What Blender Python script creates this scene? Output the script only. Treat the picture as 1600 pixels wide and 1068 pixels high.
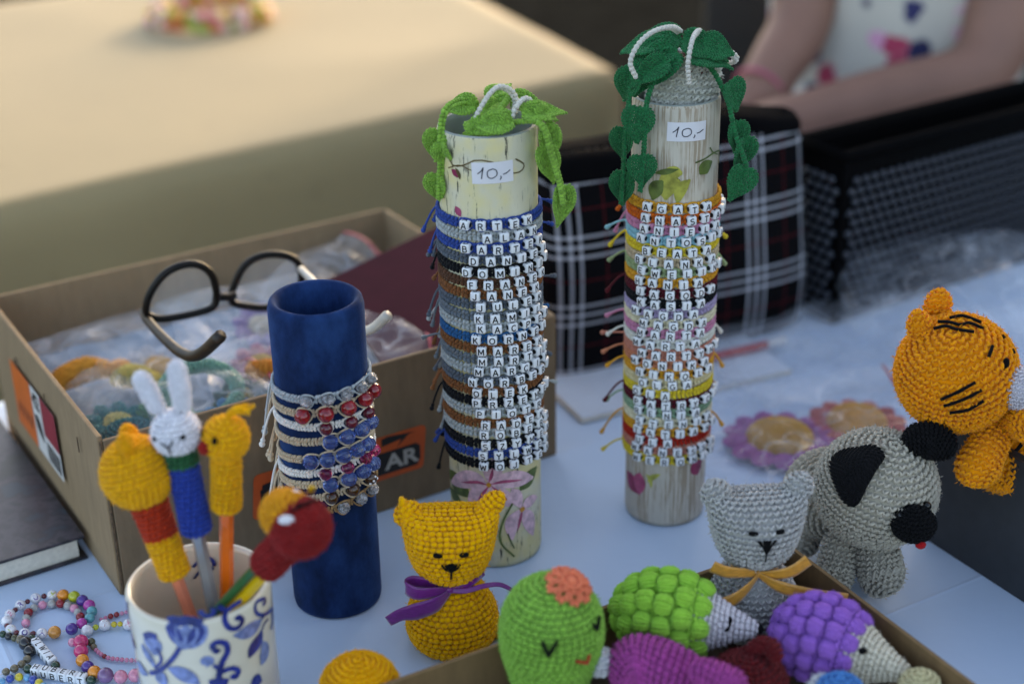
import bpy, bmesh, math, random
import numpy as np
from mathutils import Matrix, Vector

for _o in list(bpy.data.objects):
    bpy.data.objects.remove(_o)
SC = bpy.context.scene
COL = SC.collection
PI = math.pi
R_ = math.radians
RNG = np.random.default_rng(7)
random.seed(7)

# ------------------------------------------------------------------ camera
CAM_H, PITCH, ROLL, F_PX = 0.59, R_(25.5), R_(1.03), 2400.0
FW = np.array([0, math.cos(PITCH), -math.sin(PITCH)])
_u0 = np.array([0, math.sin(PITCH), math.cos(PITCH)])
_r0 = np.array([1.0, 0, 0])
CR = _r0 * math.cos(ROLL) - _u0 * math.sin(ROLL)
CU = _r0 * math.sin(ROLL) + _u0 * math.cos(ROLL)
CPOS = np.array([0, 0, CAM_H])
cam_d = bpy.data.cameras.new('camera')
cam = bpy.data.objects.new('camera', cam_d)
COL.objects.link(cam)
cam.matrix_world = Matrix((
    (CR[0], CU[0], -FW[0], CPOS[0]), (CR[1], CU[1], -FW[1], CPOS[1]),
    (CR[2], CU[2], -FW[2], CPOS[2]), (0, 0, 0, 1)))
cam_d.sensor_width = 36.0
cam_d.lens = F_PX / 1600 * 36.0
cam_d.clip_start, cam_d.clip_end = 0.05, 200
cam_d.dof.use_dof = True
cam_d.dof.focus_distance = 0.968
cam_d.dof.aperture_fstop = 3.1
SC.camera = cam

# ------------------------------------------------------------------ sky, sun, exposure
SUN_AZ = np.array([0.504, 0.864])       # towards the sun, on the ground
SUN_EL = R_(15)
world = bpy.data.worlds.new('World')
SC.world = world
world.use_nodes = True
wn = world.node_tree
bg = wn.nodes['Background']
sky = wn.nodes.new('ShaderNodeTexSky')
sky.sky_type = 'NISHITA'
sky.sun_disc = False
sky.sun_elevation = SUN_EL
sky.sun_rotation = math.atan2(SUN_AZ[0], SUN_AZ[1])
sky.dust_density = 3.0
sky.ozone_density = 1.0
sky.air_density = 0.7
wn.links.new(sky.outputs[0], bg.inputs[0])
bg.inputs[1].default_value = 0.15
sun_d = bpy.data.lights.new('sun', 'SUN')
sun = bpy.data.objects.new('sun', sun_d)
COL.objects.link(sun)
sun_d.energy = 0.5
sun_d.angle = R_(0.6)
sun_d.color = (1.0, 0.88, 0.74)
_sd = Vector((SUN_AZ[0] * math.cos(SUN_EL), SUN_AZ[1] * math.cos(SUN_EL), math.sin(SUN_EL)))
sun.rotation_euler = _sd.to_track_quat('Z', 'Y').to_euler()
sun.location = (3, 6, 6)
vs = SC.view_settings
vs.view_transform = 'Standard'
vs.look = 'None'
vs.gamma = 1.0
vs.use_curve_mapping = False
vs.exposure = 2.34
vs.use_white_balance = True          # the camera was balanced for open shade
vs.white_balance_temperature = 8200
SC.cycles.max_bounces = 8
SC.cycles.transparent_max_bounces = 16
SC.cycles.use_denoising = True


# ------------------------------------------------------------------ helpers: places
def ray(px, py):
    return FW + CR * (px - 800) / F_PX - CU * (py - 534) / F_PX


def atz(px, py, z=0.0):
    d = ray(px, py)
    return CPOS + d * (z - CPOS[2]) / d[2]


def aty(px, py, y):
    d = ray(px, py)
    return CPOS + d * y / d[1]


def on_cyl(px, py, cx, cy, rad):
    """where a sight line meets an upright cylinder: angle from the front, height"""
    d = ray(px, py)
    ox, oy = CPOS[0] - cx, CPOS[1] - cy
    a = d[0] ** 2 + d[1] ** 2
    b = 2 * (ox * d[0] + oy * d[1])
    c = ox * ox + oy * oy - rad * rad
    q = max(b * b - 4 * a * c, 0.0)
    t = (-b - math.sqrt(q)) / (2 * a)
    p = CPOS + d * t
    return math.atan2(p[0] - cx, -(p[1] - cy)), p[2]


def V3(*a):
    return np.array(a, float)


def nrm(v):
    v = np.asarray(v, float)
    return v / np.maximum(np.linalg.norm(v, axis=-1, keepdims=True), 1e-12)


def frame(pos, z, x=(1, 0, 0)):
    z = nrm(z)
    y = nrm(np.cross(z, x))
    x = np.cross(y, z)
    M = np.eye(4)
    M[:3, 0], M[:3, 1], M[:3, 2], M[:3, 3] = x, y, z, pos
    return M


def rot(ax, a):
    return np.array(Matrix.Rotation(a, 4, ax))


def tr(x, y, z):
    M = np.eye(4)
    M[:3, 3] = (x, y, z)
    return M


def sc(x, y=None, z=None):
    return np.diag([x, x if y is None else y, x if z is None else z, 1.0])


def apply(M, v):
    return v @ M[:3, :3].T + M[:3, 3]


def smooth_path(pts, n=40, closed=False):
    """Catmull-Rom through points"""
    p = np.asarray(pts, float)
    if closed:
        q = np.vstack([p[-1:], p, p[:2]])
        m = len(p)
    else:
        q = np.vstack([2 * p[0] - p[1], p, 2 * p[-1] - p[-2]])
        m = len(p) - 1
    t = np.linspace(0, m, n, endpoint=not closed)
    i = np.minimum(t.astype(int), m - 1)
    f = (t - i)[:, None]
    a, b, c, d = q[i], q[i + 1], q[i + 2], q[i + 3]
    return 0.5 * ((2 * b) + (c - a) * f + (2 * a - 5 * b + 4 * c - d) * f ** 2 + (3 * b - a - 3 * c + d) * f ** 3)


# ------------------------------------------------------------------ helpers: meshes
class MB:
    """collects geometry for ONE mesh object"""

    def __init__(self):
        self.v, self.f, self.n = [], [], 0

    def add(self, v, faces, mat=0, smooth=True):
        v = np.asarray(v, float)
        for fa in (faces if isinstance(faces, list) else [faces]):
            fa = np.asarray(fa, np.int32)
            if len(fa):
                self.f.append((fa + self.n, mat, smooth))
        self.v.append(v)
        self.n += len(v)
        return self

    def xf(self, M):
        self.v = [apply(M, v) for v in self.v]
        return self

    def mesh(self, name, mats):
        me = bpy.data.meshes.new(name)
        v = np.concatenate(self.v)
        me.vertices.add(len(v))
        me.vertices.foreach_set('co', v.astype(np.float32).ravel())
        sizes = np.concatenate([np.full(len(f), f.shape[1], np.int32) for f, _, _ in self.f])
        loops = np.concatenate([f.ravel() for f, _, _ in self.f]).astype(np.int32)
        me.loops.add(len(loops))
        me.loops.foreach_set('vertex_index', loops)
        me.polygons.add(len(sizes))
        st = np.zeros(len(sizes), np.int32)
        st[1:] = np.cumsum(sizes)[:-1]
        me.polygons.foreach_set('loop_start', st)
        try:
            me.polygons.foreach_set('loop_total', sizes)
        except Exception:
            pass
        me.polygons.foreach_set('material_index', np.concatenate([np.full(len(f), m, np.int32) for f, m, _ in self.f]))
        me.polygons.foreach_set('use_smooth', np.concatenate([np.full(len(f), s, bool) for f, _, s in self.f]))
        for m in (mats if isinstance(mats, (list, tuple)) else [mats]):
            me.materials.append(m)
        me.update(calc_edges=True)
        return me

    def build(self, name, mats, parent=None, M=None):
        return place(name, self.mesh(name, mats), parent, M)


def place(name, me, parent=None, M=None):
    o = bpy.data.objects.new(name, me)
    COL.objects.link(o)
    if parent is not None:
        o.parent = parent
    if M is not None:
        o.matrix_basis = Matrix(np.asarray(M).tolist())
    return o


def thing(name, label, cat, loc=(0, 0, 0), rz=0.0, group=None):
    o = bpy.data.objects.new(name, None)
    o.empty_display_size = 0.01
    COL.objects.link(o)
    o.location = tuple(float(c) for c in loc)
    o.rotation_euler = (0, 0, rz)
    return tag(o, label, cat, group)


def tag(o, label=None, cat=None, group=None, kind=None):
    if label:
        o['label'] = label
    if cat:
        o['category'] = cat
    if group:
        o['group'] = group
    if kind:
        o['kind'] = kind
    return o


def to_local(o):
    """world -> the local space of a thing"""
    return np.linalg.inv(np.array(Matrix.Translation(o.location) @ o.rotation_euler.to_matrix().to_4x4()))


def grid_faces(nu, nv, wrap=True):
    i = np.arange(nu - 1)[:, None]
    j = np.arange(nv if wrap else nv - 1)[None, :]
    j2 = (j + 1) % nv
    a = i * nv + j
    b = i * nv + j2
    return np.stack([a, b, b + nv, a + nv], -1).reshape(-1, 4)


def _sphere(nu, nv):
    th = np.linspace(0, PI, nu)[1:-1]
    ph = np.linspace(0, 2 * PI, nv, endpoint=False)
    g = np.stack([np.sin(th)[:, None] * np.cos(ph), np.sin(th)[:, None] * np.sin(ph),
                  np.cos(th)[:, None] * np.ones(nv)], -1).reshape(-1, 3)
    v = np.vstack([[0, 0, 1], g, [0, 0, -1]])
    q = grid_faces(nu - 2, nv)[:, ::-1] + 1
    j = np.arange(nv)
    top = np.stack([np.zeros(nv, int), 1 + j, 1 + (j + 1) % nv], 1)
    k = 1 + (nu - 3) * nv
    bot = np.stack([np.full(nv, len(v) - 1), k + (j + 1) % nv, k + j], 1)
    return v, q, np.vstack([top, bot])


SPH = {k: _sphere(*k) for k in ((5, 6), (7, 10), (12, 18), (17, 28))}


def balls(mb, P, A, mat=0, res=(5, 6)):
    """many ellipsoids: centres P (n,3), axis matrices A (n,3,3) with the axes in rows"""
    v, q, t = SPH[res]
    P, A = np.asarray(P), np.asarray(A)
    n, k = len(P), len(v)
    vv = (np.einsum('vi,nij->nvj', v, A) + P[:, None]).reshape(-1, 3)
    off = (np.arange(n) * k)[:, None, None]
    mb.add(vv, [(q[None] + off).reshape(-1, 4), (t[None] + off).reshape(-1, 3)], mat)
    return mb


def ball(mb, c, r, mat=0, res=(12, 18), M=None):
    r = (r, r, r) if np.isscalar(r) else r
    A = np.diag(r)
    if M is not None:
        A = A @ np.asarray(M)[:3, :3].T
    return balls(mb, [c], [A], mat, res)


def path_frames(p, closed=False):
    p = np.asarray(p, float)
    if closed:
        t = np.roll(p, -1, 0) - np.roll(p, 1, 0)
    else:
        t = np.gradient(p, axis=0)
    t = nrm(t)
    n = np.zeros_like(p)
    a = V3(0, 0, 1) if abs(t[0][2]) < 0.9 else V3(1, 0, 0)
    n[0] = nrm(a - t[0] * (a @ t[0]))
    for i in range(1, len(p)):
        w = n[i - 1] - t[i] * (n[i - 1] @ t[i])
        n[i] = nrm(w)
    return t, n, np.cross(t, n)


def tube(mb, p, r, seg=8, mat=0, closed=False, caps=True):
    p = np.asarray(p, float)
    r = np.broadcast_to(np.asarray(r, float), (len(p),))
    t, n, b = path_frames(p, closed)
    a = np.linspace(0, 2 * PI, seg, endpoint=False)
    ring = p[:, None] + r[:, None, None] * (n[:, None] * np.cos(a)[None, :, None] + b[:, None] * np.sin(a)[None, :, None])
    v = ring.reshape(-1, 3)
    f = grid_faces(len(p), seg)
    fl = [f]
    if closed:
        j = np.arange(seg)
        k = (len(p) - 1) * seg
        fl.append(np.stack([k + j, k + (j + 1) % seg, (j + 1) % seg, j], 1))
    elif caps:
        fl.append(np.arange(seg)[::-1][None])
        fl.append(((len(p) - 1) * seg + np.arange(seg))[None])
    mb.add(v, fl, mat)
    return mb


def lathe(mb, prof, seg=48, mat=0, smooth=True, sx=1.0, sy=1.0, caps=True):
    prof = np.asarray(prof, float)
    a = np.linspace(0, 2 * PI, seg, endpoint=False)
    v = np.stack([prof[:, :1] * np.cos(a) * sx, prof[:, :1] * np.sin(a) * sy, prof[:, 1:] * np.ones(seg)], -1).reshape(-1, 3)
    fl = [grid_faces(len(prof), seg)]
    if caps:
        fl.append(np.arange(seg)[::-1][None])
        fl.append(((len(prof) - 1) * seg + np.arange(seg))[None])
    mb.add(v, fl, mat, smooth)
    return mb


_RB = {}


def rbox(mb, c, s, bev=0.0005, mat=0, M=None, seg=2, smooth=False):
    key = tuple(round(x, 6) for x in s) + (bev, seg)
    if key not in _RB:
        bm = bmesh.new()
        bmesh.ops.create_cube(bm, size=1.0, matrix=Matrix.Diagonal((*s, 1)))
        if bev > 0:
            bmesh.ops.bevel(bm, geom=list(bm.edges), offset=bev, segments=seg, affect='EDGES', profile=0.5)
        v = np.array([x.co[:] for x in bm.verts])
        bm.verts.index_update()
        by = {}
        for fc in bm.faces:
            by.setdefault(len(fc.verts), []).append([x.index for x in fc.verts])
        bm.free()
        _RB[key] = (v, [np.array(x) for x in by.values()])
    v, fl = _RB[key]
    if M is not None:
        v = apply(np.asarray(M), v)
    mb.add(v + np.asarray(c, float), fl, mat, smooth)
    return mb


def sheet(mb, fn, nu, nv, mat=0, thick=0.0, smooth=True):
    """open sheet fn(u,v)->xyz; thick > 0 makes it a closed slab"""
    u, v = np.meshgrid(np.linspace(0, 1, nu), np.linspace(0, 1, nv), indexing='ij')
    p = fn(u, v)
    f = grid_faces(nu, nv, False)
    if thick <= 0:
        mb.add(p.reshape(-1, 3), f, mat, smooth)
        return mb
    n = nrm(np.cross(np.gradient(p, axis=0), np.gradient(p, axis=1)))
    q = p - n * thick
    k = nu * nv
    idx = np.arange(k).reshape(nu, nv)
    e = np.concatenate([idx[0, :], idx[1:, -1], idx[-1, -2::-1], idx[-2:0:-1, 0]])
    e2 = np.roll(e, -1)
    mb.add(np.vstack([p.reshape(-1, 3), q.reshape(-1, 3)]),
           [f, f[:, ::-1] + k, np.stack([e2, e, e + k, e2 + k], 1)], mat, smooth)
    return mb


def ribbon(mb, p, w, width, thick=0.0004, mat=0):
    """flat band along path p, width direction w (n,3)"""
    p = np.asarray(p, float)
    t = nrm(np.gradient(p, axis=0))
    w = np.broadcast_to(np.asarray(w, float), p.shape)
    w = nrm(w - t * np.sum(w * t, 1, keepdims=True))
    width = np.broadcast_to(np.asarray(width, float), (len(p),))[:, None, None]
    s = np.linspace(-0.5, 0.5, 5)
    g = p[:, None] + w[:, None] * width * s[None, :, None]
    n = nrm(np.cross(t, w))[:, None]
    k = len(p) * 5
    f = grid_faces(len(p), 5, False)
    idx = np.arange(k).reshape(len(p), 5)
    e = np.concatenate([idx[0, :], idx[1:, -1], idx[-1, -2::-1], idx[-2:0:-1, 0]])
    e2 = np.roll(e, -1)
    mb.add(np.vstack([(g + n * thick / 2).reshape(-1, 3), (g - n * thick / 2).reshape(-1, 3)]),
           [f[:, ::-1], f + k, np.stack([e, e2, e2 + k, e + k], 1)], mat)
    return mb


def stroke_cyl(mb, pts, wid, R, mat=0, off=0.00025, n=14, across=4, centre=0.0):
    """a painted stroke on an upright cylinder: pts are (arc, height) pairs"""
    p = smooth_path(np.asarray(pts, float), n) if len(pts) > 2 else np.linspace(pts[0], pts[1], n)
    t = nrm(np.gradient(p, axis=0))
    nn = np.stack([-t[:, 1], t[:, 0]], 1)
    if callable(wid):
        w = np.array([wid(x) for x in np.linspace(0, 1, n)])
    else:
        w = np.full(n, wid)
    s = np.linspace(-0.5, 0.5, across + 1)
    g = p[:, None] + nn[:, None] * (w[:, None] * s)[..., None]
    a = g[..., 0] / R + centre
    v = np.stack([(R + off) * np.sin(a), -(R + off) * np.cos(a), g[..., 1]], -1).reshape(-1, 3)
    mb.add(v, grid_faces(n, across + 1, False)[:, ::-1], mat)
    return mb


def stroke_flat(mb, pts, wid, M, mat=0, n=12, sm=True):
    p = smooth_path(np.asarray(pts, float), n) if (len(pts) > 2 and sm) else (np.asarray(pts, float) if len(pts) > 2 else np.linspace(pts[0], pts[1], 3))
    n = len(p)
    t = nrm(np.gradient(p, axis=0))
    nn = np.stack([-t[:, 1], t[:, 0]], 1)
    w = np.array([wid(x) for x in np.linspace(0, 1, n)]) if callable(wid) else np.full(n, wid)
    a, b = p - nn * w[:, None] / 2, p + nn * w[:, None] / 2
    v = np.concatenate([a, b])
    v = np.hstack([v, np.zeros((len(v), 1))])
    i = np.arange(n - 1)
    mb.add(apply(M, v), np.stack([i, i + 1, n + i + 1, n + i], 1), mat)
    return mb


def leafw(w):
    return lambda x: w * max(math.sin(PI * min(max(x, 0.03), 0.97)) ** 0.8, 0.02)


_FONT = {}


def glyphs(text, size, bold=0.0):
    """text as flat triangles in x/y, centred"""
    key = (text, bold)
    if key not in _FONT:
        cu = bpy.data.curves.new('lettering', 'FONT')
        cu.body = text
        cu.align_x, cu.align_y = 'CENTER', 'CENTER'
        cu.offset = bold
        cu.resolution_u = 3
        ob = bpy.data.objects.new('lettering', cu)
        me = ob.to_mesh()
        v = np.array([x.co[:] for x in me.vertices])
        me.calc_loop_triangles()
        f = np.array([t.vertices[:] for t in me.loop_triangles])
        ob.to_mesh_clear()
        bpy.data.objects.remove(ob)
        bpy.data.curves.remove(cu)
        if len(text) == 1:
            v[:, :2] -= (v[:, :2].max(0) + v[:, :2].min(0)) / 2
        _FONT[key] = (v, f)
    v, f = _FONT[key]
    return v * size, f


# ------------------------------------------------------------------ helpers: crochet
def rev(prof, ex=1.0, ey=1.0, n=120):
    """surface of revolution through (radius, height) points, bottom to top"""
    p = smooth_path(prof, n)
    p[:, 0] = np.maximum(p[:, 0], 0.00005)
    s = np.concatenate([[0], np.cumsum(np.linalg.norm(np.diff(p, axis=0), axis=1))])
    s /= s[-1]

    def f(u, th):
        r = np.interp(u, s, p[:, 0])
        z = np.interp(u, s, p[:, 1])
        return np.stack([r * ex * np.cos(th), r * ey * np.sin(th), z], -1)
    return f


def ellip(rx, ry, rz):
    def f(u, th):
        a = PI * np.clip(u, 0.004, 0.996)
        return np.stack([rx * np.sin(a) * np.cos(th), ry * np.sin(a) * np.sin(th), -rz * np.cos(a)], -1)
    return f


def limb(pts, rad, n=60):
    """tapered rounded limb along a path"""
    p = smooth_path(pts, n)
    q = np.linspace(0, 1, len(rad))
    r = np.interp(np.linspace(0, 1, n), q, rad)
    L = np.concatenate([[0], np.cumsum(np.linalg.norm(np.diff(p, axis=0), axis=1))])
    T = L[-1]
    t, nn, bb = path_frames(p)

    def f(u, th):
        s = np.clip(u, 0, 1) * T
        c = np.stack([np.interp(s, L, p[:, k]) for k in range(3)], -1)
        a = np.stack([np.interp(s, L, nn[:, k]) for k in range(3)], -1)
        b = np.stack([np.interp(s, L, bb[:, k]) for k in range(3)], -1)
        rr = np.interp(s, L, r)
        e0 = np.clip(s / max(r[0], 1e-6), 0.02, 1)
        e1 = np.clip((T - s) / max(r[-1], 1e-6), 0.02, 1)
        rr = rr * np.sqrt(1 - (1 - e0) ** 2) * np.sqrt(1 - (1 - e1) ** 2)
        return c + rr[..., None] * (a * np.cos(th)[..., None] + b * np.sin(th)[..., None])
    return f


def moved(f, M):
    return lambda u, th: f(u, th) @ M[:3, :3].T + M[:3, 3]


def surf_info(f, u, th):
    e = 1e-3
    u1, u0 = np.clip(u + e, 0, 1), np.clip(u - e, 0, 1)
    A = nrm(f(u1, th) - f(u0, th))
    T = nrm(f(u, th + e) - f(u, th - e))
    N = nrm(np.cross(T, A))
    return f(u, th), A, T, N


COTTON = ((.12, 0, .66, .72, .10, .60, .235, .34), (-.28, -.06, .82, -.42, .12, .50, .17, .30))


def crochet(mb, f, row=0.0031, st=0.0033, mat=0, u0=0.0, u1=1.0, fat=1.0, base=True, skew=0.0, soft=False, fuzz=2):
    """cover the closed surface f with rows of crochet stitches: slanting cotton loops or soft fluffy ones, and loose fibres"""
    us = np.linspace(u0, u1, 160)
    tt = np.linspace(0, 2 * PI, 24, endpoint=False)
    G = f(us[:, None] * np.ones(24), tt[None, :] * np.ones((160, 1)))
    seg = np.linalg.norm(np.diff(G, axis=0), axis=2)
    L = np.concatenate([[0], np.cumsum(0.5 * seg.mean(1) + 0.5 * seg.max(1))])
    nr = max(int(round(L[-1] / row)), 2)
    ur = np.interp((np.arange(nr) + 0.5) / nr * L[-1], L, us)
    ctr = G.mean(axis=(0, 1))
    UU, TT = [], []
    ph = 0.0
    fine = np.linspace(0, 2 * PI, 97)
    for u in ur:
        ring = f(np.full(97, u), fine)
        d = np.concatenate([[0], np.cumsum(np.linalg.norm(np.diff(ring, axis=0), axis=1))])
        n = max(int(round(d[-1] / st)), 5)
        ph += 0.18 + skew
        k = ((np.arange(n) + ph) % n) / n * d[-1]
        TT.append(np.interp(k, d, fine))
        UU.append(np.full(n, u))
    U, TH = np.concatenate(UU), np.concatenate(TT)
    P, A, T, N = surf_info(f, U, TH)
    sgn = 1.0 if np.mean(np.sum(N * (P - ctr), 1)) > 0 else -1.0
    N = N * sgn
    n = len(P)
    P = P + A * RNG.normal(0, 0.05 * row, (n, 1)) + T * RNG.normal(0, 0.05 * st, (n, 1))
    allP, allA = [], []
    k = fat * RNG.normal(1, 0.06, (n, 1))
    if soft:
        D = nrm(T + A * 0.22)
        W = nrm(np.cross(N, D))
        allP.append(P)
        allA.append(np.stack([D * 0.62 * st * k, W * 0.54 * row * k, np.cross(D, W) * 0.34 * st * k], 1))
        for sg in (-1, 1):
            D = nrm(A + T * 0.5 * sg)
            W = nrm(np.cross(N, D))
            allP.append(P + T * 0.20 * sg * st + N * 0.045 * st)
            allA.append(np.stack([D * 0.50 * row * k, W * 0.19 * st * k, np.cross(D, W) * 0.31 * st * k], 1))
    else:
        for ct, cn, dA, dT, dN, l, w, h in COTTON:
            D = nrm(A * dA + T * dT + N * dN)
            W = nrm(np.cross(N, D))
            allP.append(P + T * ct * st + N * cn * st)
            allA.append(np.stack([D * l * row * k, W * w * st * k, np.cross(D, W) * h * st * k], 1))
    if fuzz:
        m = n * fuzz
        i = np.repeat(np.arange(n), fuzz)
        root = P[i] + T[i] * RNG.uniform(-.5, .5, (m, 1)) * st + A[i] * RNG.uniform(-.5, .5, (m, 1)) * row + N[i] * 0.2 * st
        dr = nrm(N[i] * RNG.uniform(.3, 1, (m, 1)) + T[i] * RNG.normal(0, .8, (m, 1)) + A[i] * RNG.normal(0, .8, (m, 1)))
        ln = RNG.uniform(.25, .75, (m, 1)) * st
        sd = nrm(np.cross(dr, RNG.normal(0, 1, (m, 3)))) * 0.00007
        tip = root + dr * ln
        mid = root + dr * ln * .55 + nrm(np.cross(dr, sd)) * ln * .18
        q = np.stack([root - sd, root + sd, mid + sd * .8, tip, mid - sd * .8], 1).reshape(-1, 3)
        mb.add(q, (np.arange(m) * 5)[:, None] + np.arange(5)[None], mat, False)
    balls(mb, np.concatenate(allP), np.concatenate(allA), mat)
    if base:
        nu, nv = 40, 40
        ub, tb = np.meshgrid(np.linspace(u0, u1, nu), np.linspace(0, 2 * PI, nv, endpoint=False), indexing='ij')
        Pb, _, _, Nb = surf_info(f, ub.ravel(), tb.ravel())
        mb.add(Pb - Nb * sgn * (0.26 if soft else 0.36) * st, grid_faces(nu, nv), mat)
    return mb


def front(f, x, z, side=-1):
    """the point of f nearest to (x, z) on its front (-y), and its normal"""
    u, t = np.meshgrid(np.linspace(0.01, 0.99, 120), np.linspace(0, 2 * PI, 160, endpoint=False), indexing='ij')
    u, t = u.ravel(), t.ravel()
    P, A, T, N = surf_info(f, u, t)
    N = np.where((N[:, 1] * side > 0)[:, None], N, -N)
    d = (P[:, 0] - x) ** 2 + (P[:, 2] - z) ** 2 + np.where((P[:, 1] - P[:, 1].mean()) * side > 0, 0, 1)
    i = int(np.argmin(d))
    return P[i], N[i]


def yarn_line(mb, f, pts, r=0.0007, mat=0, lift=0.0018, n=14, side=-1):
    """embroidered thread through (x, z) points on the front of f"""
    q = []
    for x, z in pts:
        P, N = front(f, x, z, side)
        q.append(P + N * lift)
    p = smooth_path(q, n) if len(q) > 2 else np.linspace(q[0], q[1], 5)
    tube(mb, p, r, 6, mat)
    return mb


def chain(mb, p, step=0.0022, w=0.0012, mat=0, closed=False, up=None):
    """a crocheted chain: overlapping slanting loops along a path"""
    p = np.asarray(p, float)
    d = np.concatenate([[0], np.cumsum(np.linalg.norm(np.diff(p, axis=0), axis=1))])
    n = max(int(d[-1] / step), 2)
    s = (np.arange(n) + 0.5) / n * d[-1]
    c = np.stack([np.interp(s, d, p[:, k]) for k in range(3)], -1)
    t, nn, bb = path_frames(p)
    t = nrm(np.stack([np.interp(s, d, t[:, k]) for k in range(3)], -1))
    a = np.broadcast_to(np.asarray(up, float), c.shape) if up is not None else np.stack([np.interp(s, d, nn[:, k]) for k in range(3)], -1)
    b = nrm(np.cross(t, a))
    a = np.cross(b, t)
    P, A = [], []
    for sg in (-1, 1):
        D = nrm(t * 0.85 + b * sg * 0.5)
        W = nrm(np.cross(a, D))
        P.append(c + b * sg * w * 0.62)
        A.append(np.stack([D * step * 0.8, W * w * 0.8, np.cross(D, W) * w * 0.95], 1))
    return balls(mb, np.concatenate(P), np.concatenate(A), mat)


# ------------------------------------------------------------------ materials
def lin(h):
    h = h.lstrip('#')
    c = [int(h[i:i + 2], 16) / 255 for i in (0, 2, 4)]
    return tuple(x / 12.92 if x <= 0.04045 else ((x + 0.055) / 1.055) ** 2.4 for x in c) + (1.0,)


def new_mat(name):
    m = bpy.data.materials.new(name)
    m.use_nodes = True
    return m, m.node_tree, m.node_tree.nodes['Principled BSDF']


def node(nt, kind, **kw):
    n = nt.nodes.new(kind)
    for k, v in kw.items():
        if k.startswith('i_'):
            key = k[2:]
            n.inputs[int(key) if key.isdigit() else key].default_value = v
        else:
            setattr(n, k, v)
    return n


def coords(nt, scale=(1, 1, 1), kind='Object', rotv=(0, 0, 0)):
    tc = node(nt, 'ShaderNodeTexCoord')
    mp = node(nt, 'ShaderNodeMapping')
    mp.inputs['Scale'].default_value = scale
    mp.inputs['Rotation'].default_value = rotv
    nt.links.new(tc.outputs[kind], mp.inputs['Vector'])
    return mp.outputs[0]


def noise(nt, vec, scale, detail=3.0, rough=0.55):
    n = node(nt, 'ShaderNodeTexNoise')
    n.inputs['Scale'].default_value = scale
    n.inputs['Detail'].default_value = detail
    n.inputs['Roughness'].default_value = rough
    nt.links.new(vec, n.inputs['Vector'])
    return n.outputs['Fac']


def ramp(nt, fac, stops, interp='LINEAR'):
    r = node(nt, 'ShaderNodeValToRGB')
    r.color_ramp.interpolation = interp
    e = r.color_ramp.elements
    while len(e) < len(stops):
        e.new(0.5)
    for k, (p, c) in enumerate(stops):
        e[k].position = p
        e[k].color = c if len(c) == 4 else (*c, 1)
    nt.links.new(fac, r.inputs[0])
    return r.outputs[0]


def mixc(nt, fac, a, b, blend='MIX'):
    n = node(nt, 'ShaderNodeMix', data_type='RGBA', blend_type=blend)
    for sock, val in ((n.inputs[0], fac), (n.inputs[6], a), (n.inputs[7], b)):
        if hasattr(val, 'links') or isinstance(val, bpy.types.NodeSocket):
            nt.links.new(val, sock)
        else:
            sock.default_value = val
    return n.outputs[2]


def mathn(nt, op, a, b=None, c=None):
    n = node(nt, 'ShaderNodeMath', operation=op)
    for i, val in enumerate((a, b, c)):
        if val is None:
            continue
        if isinstance(val, bpy.types.NodeSocket):
            nt.links.new(val, n.inputs[i])
        else:
            n.inputs[i].default_value = val
    return n.outputs[0]


def bump(nt, bsdf, h, strength=0.3, dist=0.001):
    b = node(nt, 'ShaderNodeBump')
    b.inputs['Strength'].default_value = strength
    b.inputs['Distance'].default_value = dist
    nt.links.new(h, b.inputs['Height'])
    nt.links.new(b.outputs[0], bsdf.inputs['Normal'])


def plain(name, col, rough=0.5, metal=0.0, var=0.12, nscale=60.0, spec=0.5, bumps=0.0, coat=0.0, bdist=0.0005):
    m, nt, b = new_mat(name)
    c = lin(col) if isinstance(col, str) else (*col[:3], 1)
    v = coords(nt)
    f = noise(nt, v, nscale)
    lo = tuple(x * (1 - var) for x in c[:3])
    hi = tuple(min(x * (1 + var), 1) for x in c[:3])
    nt.links.new(ramp(nt, f, [(0.3, lo), (0.7, hi)]), b.inputs['Base Color'])
    b.inputs['Roughness'].default_value = rough
    b.inputs['Metallic'].default_value = metal
    b.inputs['Specular IOR Level'].default_value = spec
    b.inputs['Coat Weight'].default_value = coat
    if bumps:
        bump(nt, b, noise(nt, v, nscale * 8), bumps, bdist)
    return m


_YARN = {}


def yarn(col, var=0.13, fuzz=0.55):
    """spun cotton or acrylic yarn: strand-to-strand variation, fine fibres, soft sheen"""
    if (col, var, fuzz) in _YARN:
        return _YARN[(col, var, fuzz)]
    m, nt, b = new_mat('yarn_' + col.strip('#'))
    c = lin(col)
    geo = node(nt, 'ShaderNodeNewGeometry')
    lo = tuple(x * (1 - var) for x in c[:3])
    hi = tuple(min(x * (1 + var), 1) for x in c[:3])
    base = ramp(nt, geo.outputs['Random Per Island'], [(0, lo), (1, hi)])
    b.inputs['Subsurface Weight'].default_value = 0.0
    v = coords(nt)
    fib = noise(nt, v, 1400, 2.0, 0.7)
    cc = mixc(nt, 0.35, base, ramp(nt, fib, [(0.3, (0.55, 0.55, 0.55)), (0.65, (1, 1, 1))]), 'MULTIPLY')
    nt.links.new(cc, b.inputs['Base Color'])
    b.inputs['Roughness'].default_value = 0.95
    b.inputs['Specular IOR Level'].default_value = 0.15
    b.inputs['Sheen Weight'].default_value = fuzz
    b.inputs['Sheen Roughness'].default_value = 0.5
    b.inputs['Sheen Tint'].default_value = tuple(min(1, 0.25 + 0.75 * x) for x in c[:3]) + (1,)
    bump(nt, b, noise(nt, v, 2200, 2.0, 0.7), 0.6, 0.0004)
    _YARN[(col, var, fuzz)] = m
    return m


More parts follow.
